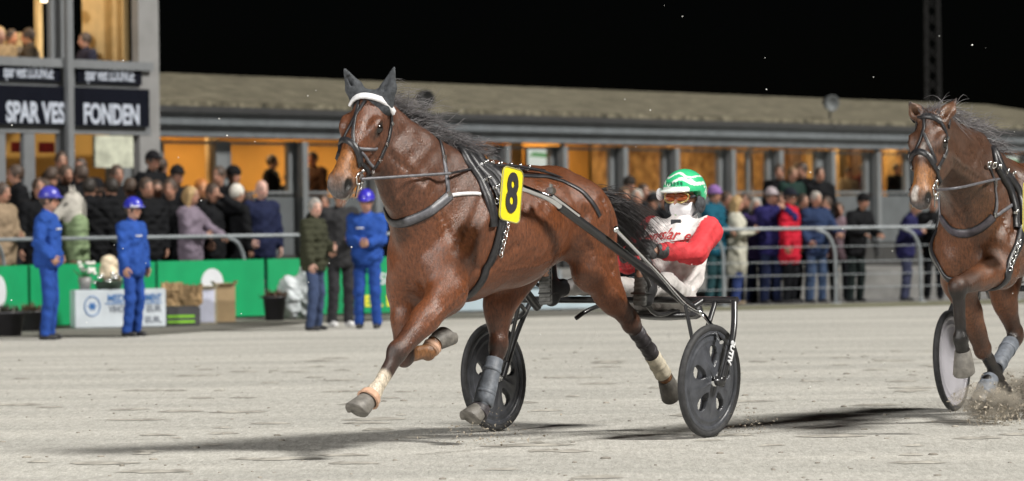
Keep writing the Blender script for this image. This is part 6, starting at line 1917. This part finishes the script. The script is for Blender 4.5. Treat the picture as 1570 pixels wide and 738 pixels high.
# ------------------------------------------------------------------ grooms and men on the edge of the track
BLUE = ('groom_blue', (.022, .070, .30)); BLUET = ('groom_blue_trousers', (.020, .062, .27))
def groom_extra(stripe=True, band=False):
    def f(o, k, J):
        bv = BVHTree.FromPolygons([v.co[:] for v in J['jacket'].data.vertices], [p.vertices[:] for p in J['jacket'].data.polygons])
        m = MB()
        for zz, y0, y1 in ((1.32, -.02, -.12),):
            pts = []
            for y in np.linspace(y0, y1, 5):
                r_ = bv.ray_cast(Vector((.6 * k, y * k, zz * k)), Vector((-1, 0, 0)))
                if r_[0]: pts.append(np.array(r_[0]) + V(.004, 0, 0))
            if len(pts) > 1: m.tube(pts, .010 * k, 6)
        if m.v: m.build('chest_badge', M_WHITESTRAP, J['jacket'])
        if band:
            hc, fw, lf, up = J['hc'], J['fw'], J['lf'], J['up']
            m = MB(); m.tube([hc + (up * .050 + fw * .137 * math.cos(a) + lf * .118 * math.sin(a)) * k for a in np.linspace(-1.3, 1.3, 16)], .012 * k, 6); m.build('helmet_band', M_WHITESTRAP, o)
    return f
def man_h(px, top, foot): 
    g = ground_at(px, foot); u, v = ray(px, top); return g, (CAMZ + v * g.y)
g, h_ = man_h(75, 289, 521)
person(g, -6, 'groom in blue overalls and blue helmet standing in profile beside the pale horse costume', h=h_ * .985, hat=('helmet', (.05, .05, .36)), top=BLUE, legs=BLUET, arms=('pocket', 'pocket'), vox=.012, puff=1.2, coat=.92, group='grooms in blue overalls', extra=groom_extra())
g, h_ = man_h(204, 305, 516)
person(g, -28, 'groom in blue overalls and white-banded helmet in front of the white sign box', h=h_ * .985, hat=('helmet', (.03, .035, .40)), top=BLUE, legs=BLUET, arms=('down', 'down'), vox=.012, puff=1.3, coat=.84, group='grooms in blue overalls', extra=groom_extra(band=True), skin=(.46, .26, .18))
g, h_ = man_h(564, 293, 504)
person(g, -95, 'groom in blue overalls and blue cap with hands clasped, under the horse muzzle', h=h_ * .985, hat=('helmet', (.04, .03, .45)), top=BLUE, legs=BLUET, arms=('front', 'front'), vox=.012, puff=1.2, coat=.9, group='grooms in blue overalls', extra=groom_extra(), nod=.15)
g, h_ = man_h(483, 302, 507)
person(g, -20, 'balding man in a dark olive quilted jacket and jeans near the white sacks', h=h_ * .985, hairstyle='short', hair=(.30, .28, .26), top=('olive', (.040, .042, .026)), legs=('jeans', (.045, .065, .13)), arms=('front', 'down'), vox=.012, puff=1.6, coat=.86, turn=-.7, skin=(.55, .33, .26))
g, h_ = man_h(519, 300, 503)
person(g + Vector((0, .6, 0)), -65, 'man in dark jacket and white trainers between the olive man and a groom', h=1.78, top=('charcoal', (.028, .028, .030)), legs=('charcoal_trousers', (.03, .03, .034)), arms=('front', 'pocket'), shoes=M_SOLE, vox=.013, nod=.2)

# ------------------------------------------------------------------ the crowd
def crowd_at(px, head_y, off, label, z0=0.0, face=-80, **kw):
    u, _ = ray(px, 330); q = px
    for _i in range(30):                      # walk along the line behind the rail until the photo column is met
        p = edge_pt(q, off, z0); q += (u - p[0] / p[1]) * FPX * .5
    d = p[1]
    _, v = ray(px, head_y); h = CAMZ + v * d - z0
    kw.setdefault('vox', .018)
    lk = dict(top=('black', (.006, .0065, .008)), legs=('black_trousers', (.008, .009, .012)), skin=(.36, .195, .135))  # skin and black cloth darkened to stand for weaker light on the crowd
    for q in lk: kw.setdefault(q, lk[q])
    grp = kw.pop('group', 'spectators behind the railing')
    return person(p, face, label, h=float(np.clip(h, 1.35, 2.02)) * .985, group=grp, **kw)
BLK = ('black', (.006, .0065, .008)); NAVY = ('navy', (.012, .016, .045)); GREY_H = (.34, .32, .29); BLOND = (.36, .24, .11); BROWN = (.05, .03, .02); WHITE_H = (.55, .53, .48)
L_ = .95
crowd_at(2, 278, L_, 'spectator in a beige coat cut by the left edge of the photo', top=('beige', (.24, .18, .12)), legs=('beige_trousers', (.16, .12, .09)), arms=('front', 'down'), face=-30)
crowd_at(27, 238, 2.9, 'tall spectator in black, his face in profile before the orange door window', z0=.22, face=-160, hair=BROWN)
crowd_at(100, 231, 3.0, 'dark haired spectator in a black hooded coat right of the red notice', z0=.22, face=-50, hair=BROWN, puff=1.5)
crowd_at(126, 246, 2.9, 'spectator in black seen over the groom between two dark hoods', z0=.22, face=140)
crowd_at(149, 247, 2.2, 'broad spectator in a black hood with his back to the track', z0=.0, face=100, hat=('beanie', (.008, .008, .010)), puff=1.8)
crowd_at(163, 226, 4.4, 'tall spectator in black farthest back before the screen in the doorway', z0=.45, face=-70, hair=BROWN)
crowd_at(186, 240, 3.9, 'spectator with ruddy face before the lower edge of the pale notice', z0=.45, face=-100, skin=(.42, .21, .14))
crowd_at(217, 250, 2.8, 'spectator in black glasses left of the man in a black hat', z0=.22, face=-60)
crowd_at(233, 230, 4.2, 'spectator in a black flat cap standing above the rest by the tower column', z0=.45, face=-40, hat=('cap', (.010, .010, .012)))
crowd_at(259, 253, 2.9, 'spectator in a black wide cap before the first orange window', z0=.22, face=-60, hat=('cap', (.012, .011, .012)), legs=('jeans_dark', (.02, .03, .07)))
crowd_at(200, 262, 1.4, 'spectator in a plain black coat right behind the second groom', z0=.0, face=95, hair=BROWN)
crowd_at(240, 275, 1.5, 'short spectator in black and dark jeans right of the second groom', z0=.0, face=-75, legs=('jeans_dark', (.02, .03, .07)), hair=BROWN)
crowd_at(291, 284, L_, 'fair haired woman in a grey and black jacket at the left railing', hair=BLOND, hairstyle='long', top=('grey_mauve', (.17, .14, .18)), legs=('grey_leg', (.10, .09, .11)), face=-20, arms=('rail', 'front'))
crowd_at(309, 272, 2.0, 'red haired spectator behind the fair haired woman in grey', hair=(.40, .14, .03), face=-70, skin=(.5, .24, .12))
crowd_at(331, 279, L_ + .1, 'spectator in black lifting a white cup to his face', arms=('face', 'pocket'), hair=BROWN, face=-40)
crowd_at(362, 280, L_ + .15, 'white haired spectator in black turned towards the clubhouse', hair=WHITE_H, face=40, hairstyle='short')
crowd_at(400, 274, L_, 'bald man in a navy jacket at the end of the left crowd', hairstyle='bald', top=NAVY, legs=NAVY, face=-60, skin=(.55, .34, .28), arms=('down', 'pocket'))
crowd_at(338, 253, 4.0, 'spectator in black behind the white cup, before the second window', z0=.22, hair=BROWN, face=-120)
crowd_at(356, 250, 4.2, 'spectator in a black knitted hat before the second orange window', z0=.22, hat=('beanie', (.008, .008, .009)), face=-30)
crowd_at(60, 268, 1.3, 'spectator in a long black coat just left of the groom in profile', hair=BROWN, face=-70, coat=.6)
crowd_at(318, 300, 2.4, 'short spectator in dark green between the fair and the red haired ones', top=('dark_green', (.012, .03, .025)), hair=BROWN, face=-60)
crowd_at(497, 296, 2.0, 'spectator in black hidden behind the olive jacket', hair=BROWN, face=-90)
crowd_at(604, 298, 2.2, 'spectator in black between the clasping groom and the horse neck', hair=BROWN, face=-90)
for px, hy, off, lb, kw in (
        (46, 266, 1.9, 'spectator in black between the beige coat and the long black coat', dict(hair=BROWN, face=110)),
        (78, 254, 2.7, 'spectator in black with a bowed head behind the first groom helmet', dict(nod=.3, hair=BROWN, face=70)),
        (137, 262, 1.2, 'broad spectator in a black padded coat right behind the pale horse costume', dict(puff=2.2, face=85, hair=(.02, .015, .012))),
        (172, 262, 1.1, 'broad spectator in a black padded coat left of the second groom helmet', dict(puff=2.2, face=120, hair=(.02, .015, .012))),
        (224, 262, 1.2, 'broad spectator in a black padded coat right of the second groom helmet', dict(puff=2.0, face=-60, legs=('jeans_dark', (.02, .03, .07)))),
        (262, 272, 1.2, 'broad spectator in black and dark jeans left of the fair haired woman', dict(puff=2.0, face=-100, legs=('jeans_dark', (.02, .03, .07)))),
        (247, 240, 4.4, 'spectator in black tucked behind the black flat cap', dict(z0=.45, hair=BROWN, face=60)),
        (380, 292, 1.6, 'spectator in black between the white haired and the bald man', dict(hair=BROWN, face=100))):
    kw.setdefault('z0', .22 if off > 2.6 else 0.0); crowd_at(px, hy, off, lb, **kw)
# right crowd
R_ = .85
crowd_at(957, 286, 1.6, 'woman with curly brown hair and pale scarf behind the horse tail', hair=(.12, .07, .04), hairstyle='long', face=-70, top=('taupe', (.12, .10, .10)))
crowd_at(977, 288, R_, 'smiling grey haired spectator beside the curly haired woman', hair=GREY_H, face=-90, top=('dark_brown', (.03, .022, .02)))
crowd_at(964, 270, 3.6, 'spectator in a dark fur hat before the brick room window', z0=.22, hat=('beanie', (.03, .025, .022)), face=-60)
crowd_at(1002, 296, R_ + .3, 'spectator in a black cap left of the driver helmet', hat=('cap', (.010, .010, .012)), face=-120)
crowd_at(1093, 284, R_, 'spectator in a mauve knitted hat and teal jacket right of the driver', hat=('beanie', (.22, .12, .32)), top=('teal', (.008, .075, .12)), legs=('teal_leg', (.02, .06, .07)), face=-35, arms=('front', 'rail'), puff=1.5)
crowd_at(1128, 299, R_, 'blonde woman in a long cream coat and jeans at the right railing', hair=BLOND, hairstyle='long', top=('cream', (.46, .45, .38)), legs=('jeans_blue', (.03, .05, .16)), coat=.52, face=-10, arms=('read', 'read'), shoes=mat('tan_boot', (.22, .17, .11), .7))
crowd_at(1158, 302, R_ + .5, 'grey haired woman in purple between the cream coat and the navy jacket', hair=GREY_H, hairstyle='long', top=('purple', (.045, .03, .11)), legs=('navy_leg', (.014, .02, .055)), face=-80)
crowd_at(1181, 287, R_ + .1, 'pale capped spectator in navy holding a phone up to the race', hat=('cap', (.34, .30, .32)), top=('royal', (.018, .016, .085)), legs=('navy_leg', (.014, .02, .055)), arms=('phone', 'phone'), face=-60)
def backpack(o, k, J):
    F = Field(V(-.5, -.3, .8) * k, V(.1, .3, 1.7) * k, .018); F.cone(J['S'](-.24, -.0, 1.02), J['S'](-.22, 0, 1.34), .13 * k, .12 * k, .03, (0, 1, 0), 1.35); F.ripple(.006, 25, 2); P, Q = F.surface(1)
    link('backpack', np_mesh('backpack', P, Q), cloth('red_pack', (.42, .012, .03)), o)
crowd_at(1209, 288, R_ + .0, 'spectator in a red jacket and dark cap in the middle of the right crowd', hat=('cap', (.012, .014, .022)), top=('red', (.42, .012, .03)), legs=('black_trousers', (.012, .013, .017)), face=-25, coat=.66, puff=1.5)
crowd_at(1250, 292, R_ + .1, 'grey haired man in a blue jacket and jeans at the right railing', hair=GREY_H, top=('denim_navy', (.02, .035, .085)), legs=('jeans_mid', (.05, .08, .15)), face=-60, arms=('rail', 'pocket'), puff=1.5)
crowd_at(1286, 309, R_ + .6, 'spectator in a dusky pink patterned jacket beside the leaning man', top=('dusky_pink', (.16, .11, .13)), hair=BROWN, face=-90)
crowd_at(1310, 296, R_, 'man in a black knitted hat and jacket leaning on the right railing', hat=('beanie', (.008, .008, .009)), legs=('dark_green_leg', (.015, .022, .022)), face=-50, arms=('rail', 'rail'), lean=.25)
def sheet(o, k, J):
    m = MB(); c = (J['arm'][0][1] + J['arm'][1][1]) / 2 + V(.05, 0, .06) * k; m.box(c, (.01, .21, .29), (unit(V(.7, 0, -.7)), V(0, 1, 0), unit(V(.7, 0, .7)))); m.build('paper_sheet', mat('paper_white', (.7, .72, .78), .6), o)
crowd_at(1387, 305, R_, 'fair haired person in navy reading a white sheet near the second horse', hair=(.42, .28, .16), top=('navy_bright', (.016, .016, .065)), legs=('jeans_slate', (.04, .045, .085)), arms=('read', 'read'), face=-15, lean=.2, nod=.5, extra=sheet)
for px, hy, off, lb, kw in (
        (1112, 292, 1.9, 'spectator in black between the teal jacket and the cream coat', dict(hair=BROWN, face=-50)),
        (1144, 294, 1.8, 'spectator in black behind the gap between the cream coat and the purple jacket', dict(hair=BROWN, face=-110)),
        (1195, 293, 1.7, 'spectator in navy half hidden between the phone holder and the red jacket', dict(hair=BROWN, top=NAVY, face=-70)),
        (1230, 296, 1.6, 'spectator in black half hidden between the red and the blue jackets', dict(hair=BROWN, face=-60)),
        (1268, 300, 1.9, 'spectator in black behind the shoulder of the grey haired man in blue', dict(hair=BROWN, face=-120)),
        (1018, 292, 1.9, 'spectator in black right behind the driver helmet', dict(hair=BROWN, face=-80)),
        (985, 280, 2.4, 'spectator in black behind the smiling grey haired one', dict(hair=BROWN, face=-60)),
        (938, 292, 1.2, 'spectator in black left of the curly haired woman', dict(hair=BROWN, face=-60))):
    crowd_at(px, hy, off, lb, **kw)
crowd_at(1196, 250, 4.4, 'spectator in black at the left of the group before the lit windows', z0=.45, hair=BROWN, face=-100)
crowd_at(1214, 254, 4.0, 'spectator in dark green in the middle of the group before the lit windows', z0=.45, hair=(.16, .09, .04), top=('dark_green', (.012, .03, .025)), face=-60)
crowd_at(1232, 248, 4.6, 'dark haired spectator in black furthest back of the group before the windows', z0=.45, hair=BROWN, face=-130)
crowd_at(1257, 255, 4.1, 'tall spectator in a long black coat at the right of the window group', z0=.45, hair=BROWN, face=-80, coat=.55)
crowd_at(1430, 300, 1.3, 'spectator in black just behind the second horse muzzle', hair=BROWN, face=-90)

# people inside the lit rooms
def inside_fl(px, w, label, h=1.74, floor=.80, **kw):
    s_ = bpar(px, B0, w); p = B0 + BE * s_ + BN * w; kw.setdefault('vox', .02)
    return person(V(p[0], p[1], floor), kw.pop('face', -60), label, h=h, group='people inside the lit rooms', **kw)
inside_fl(416, -1.2, 'person in black inside the second orange window turned aside', face=-10, hair=BROWN, top=BLK)
inside_fl(441, -2.0, 'person in dark clothes sitting low at the right of the second window', h=1.45, hair=BROWN, top=BLK)
inside_fl(481, -1.0, 'person with reddish face inside the third orange window', face=-120, skin=(.5, .2, .1), top=('rust', (.10, .05, .03)), h=1.80)
inside_fl(1222, -1.2, 'person in brown inside the window above the phone holder', top=('brown_top', (.08, .04, .02)), h=1.70)
inside_fl(1300, -1.0, 'person in a pale shirt inside the window beside the brown panel', top=('cream_shirt', (.45, .36, .25)), h=1.62)
inside_fl(1322, -1.4, 'person in dark red inside the window above the leaning man', top=('dark_red', (.10, .015, .012)), h=1.70)
inside_fl(1375, -1.2, 'person in black inside the window left of the second horse', h=1.72, top=BLK)
UF = z_us - .80
def up_room(px, w, label, seat, **kw):
    s_ = bpar(px, T0, w); p = T0 + BE * s_ + BN * w; face = kw.pop('face', -80)
    c = empty('chair', Vector((p[0], p[1], UF)), R(face)); tag(c, 'dark chair carrying the ' + seat, 'chair', 'chairs in the upper tower room')
    for nm, bx, sz in (('seat', (-.02, 0, .40), (.40, .42, .04)), ('backrest', (-.22, 0, .66), (.03, .42, .36))):
        m = MB(); m.box(bx, sz, bev=.01); m.build(nm, mat('dark_chair', (.03, .022, .02), .6), c)
    for sx in (-1, 1):
        for sy in (-1, 1):
            m = MB(); m.tube([(-.02 + sx * .17, sy * .18, .38), (-.02 + sx * .18, sy * .19, 0)], .015, 7); m.build('leg', MATS['dark_chair'], c)
    return person(V(p[0], p[1], UF), face, label, h=1.74, group='people inside the lit rooms', vox=.018, sit=True, **kw)
up_room(135, -.9, 'person in dark clothes at the table in the upper right tower window', 'dark clothed sitter in the upper right tower window', top=('ink', (.02, .02, .035)), face=-150)
up_room(48, -.7, 'person with orange lit face in the middle of the upper left tower window', 'sitter in the middle of the upper left tower window', top=('grey_tan', (.10, .08, .06)), face=-170, skin=(.6, .28, .14))  # skin colour tinted orange to imitate the warm lamplight
up_room(19, -1.1, 'person with orange lit face next to the left edge in the tower window', 'second sitter from the left edge in the tower window', top=('grey_tan', (.10, .08, .06)), face=-40, skin=(.6, .28, .14))  # same orange lamplight painted into the skin colour
up_room(2, -.7, 'person at the very left edge of the tower window', 'sitter at the very left edge of the tower window', top=('tan', (.25, .17, .09)), face=-60, hair=BLOND)

# someone in a pale horse costume beside the first groom
def costume(o, k, J):
    F = Field(V(-.35, -.3, 1.15) * k, V(.5, .3, 2.1) * k, .014)
    hc = J['hc']; X = V(1, 0, 0) * k; Z = V(0, 0, 1) * k
    F.ell(hc + Z * .05, V(.15, .13, .16) * k, .03); F.cone(hc + X * .10 - Z * .02, hc + X * .27 - Z * .17, .10 * k, .075 * k, .05); F.cone(hc - Z * .08, hc - Z * .32 - X * .02, .13 * k, .17 * k, .06)
    for sd in (1, -1): F.cone(hc + Z * .17 + V(0, sd * .07, 0) * k, hc + Z * .30 + V(.01, sd * .085, 0) * k, .035 * k, .010 * k, .02)
    P, Q = F.surface(1); hd = link('costume_head', np_mesh('costume_head', P, Q), cloth('costume_pale', (.44, .42, .38)), o)
    for sd in (1, -1):
        m = MB(); m.ball(hc + X * .13 + V(0, sd * .098, .03) * k, .024 * k); m.build('eye', M_EYE, hd)
    m = MB(); m.tube(catmull([hc + Z * .2 - X * .05, hc - X * .16 + Z * .05, hc - X * .17 - Z * .2], .03), .03 * k, 7); m.build('costume_mane', cloth('costume_mane', (.25, .24, .22)), hd)
crowd_at(114, 300, .8, 'person in a pale horse costume with a soft green body beside the first groom', top=('pale_green', (.20, .27, .15)), legs=('pale_green', (.20, .27, .15)), face=-155, coat=.55, puff=2.2, extra=costume, arms=('down', 'front'))

# ------------------------------------------------------------------ sand thrown up by the hooves, flecks in the air
def spray(name, centre, spread, n, seed, smin, smax, up_=.25):
    rs = np.random.RandomState(seed); m = MB()
    for _ in range(n):
        q = rs.normal(0, 1, 3); p = V(*centre) + q * V(*spread); p[2] = max(.003, abs(p[2] - .0)) if p[2] < .003 else p[2]
        s_ = smin + (smax - smin) * rs.uniform() ** 3
        a = rs.normal(0, 1, (4, 3)) * s_
        m.add([p + q_ for q_ in a], [(0, 1, 2), (0, 3, 1), (1, 3, 2), (0, 2, 3)])
    return tag(m.build(name, mat('flying_sand', (.34, .30, .24), .95, var=.3)), kind='stuff')
cA = HF2.world(V(*L2[2]['sole'])); cB = HF2.world(V(*L2[1]['sole']))
spray('sand_spray', V(cA[0] + .06, cA[1] - .05, .10), (.10, .11, .07), 1900, 31, .001, .008)
spray('sand_spray', V(cB[0] + .03, cB[1] - .05, .11), (.10, .11, .08), 1900, 32, .001, .008)
def dust(c, r, dens, seed):
    """a puff of fine sand hanging in the air"""
    m = bpy.data.materials.new('dust_air'); m.use_nodes = True; N, Lk = m.node_tree.nodes, m.node_tree.links
    N.remove(N['Principled BSDF']); vol = N.new('ShaderNodeVolumePrincipled'); vol.inputs['Color'].default_value = (.80, .72, .60, 1)
    tc = N.new('ShaderNodeTexCoord'); nz = N.new('ShaderNodeTexNoise'); nz.inputs['Scale'].default_value = 2.2; nz.inputs['Detail'].default_value = 6; Lk.new(tc.outputs['Object'], nz.inputs['Vector'])
    ln = N.new('ShaderNodeVectorMath'); ln.operation = 'LENGTH'; Lk.new(tc.outputs['Object'], ln.inputs[0])
    a = N.new('ShaderNodeMapRange'); a.inputs['From Min'].default_value = 1.0; a.inputs['From Max'].default_value = .25; a.inputs['To Min'].default_value = 0; a.inputs['To Max'].default_value = 1; Lk.new(ln.outputs['Value'], a.inputs['Value'])
    b = N.new('ShaderNodeMapRange'); b.inputs['From Min'].default_value = .42; b.inputs['From Max'].default_value = .62; Lk.new(nz.outputs['Fac'], b.inputs['Value'])
    x = N.new('ShaderNodeMath'); x.operation = 'MULTIPLY'; Lk.new(a.outputs[0], x.inputs[0]); Lk.new(b.outputs[0], x.inputs[1])
    y = N.new('ShaderNodeMath'); y.operation = 'MULTIPLY'; y.inputs[1].default_value = dens; Lk.new(x.outputs[0], y.inputs[0]); Lk.new(y.outputs[0], vol.inputs['Density'])
    Lk.new(vol.outputs[0], N['Material Output'].inputs['Volume'])
    q = MB(); q.ball((0, 0, 0), 1.0, 20, 12); o = q.build('dust_puff', m); o.location = Vector(c); o.scale = r; return tag(o, kind='stuff')
dust((cA[0] + .05, cA[1], .14), (.24, .26, .135), 26, 1); dust((cB[0] + .05, cB[1], .17), (.24, .26, .165), 26, 2)
cC = SF1.world(V(-.15, .78, .06)); spray('sand_spray', V(cC[0] + .14, cC[1], .08), (.08, .1, .05), 160, 33, .002, .006)
cD = HF1.world(V(*L1[2]['sole'])); spray('sand_spray', V(cD[0] + .05, cD[1], .05), (.15, .15, .06), 300, 34, .002, .008)
rs_ = np.random.RandomState(35); m = MB()
for _ in range(60):
    d = rs_.uniform(18.5, 26); px, py = rs_.uniform(0, 1570), rs_.uniform(0, 600); p = V(*at(px, py, d)); s_ = rs_.uniform(.0015, .0045)
    m.ball(p, (s_ * 1.2, s_, s_), 6, 4)
tag(m.build('flying_flecks', mat('fleck_white', (.8, .8, .78), .8)), kind='stuff')
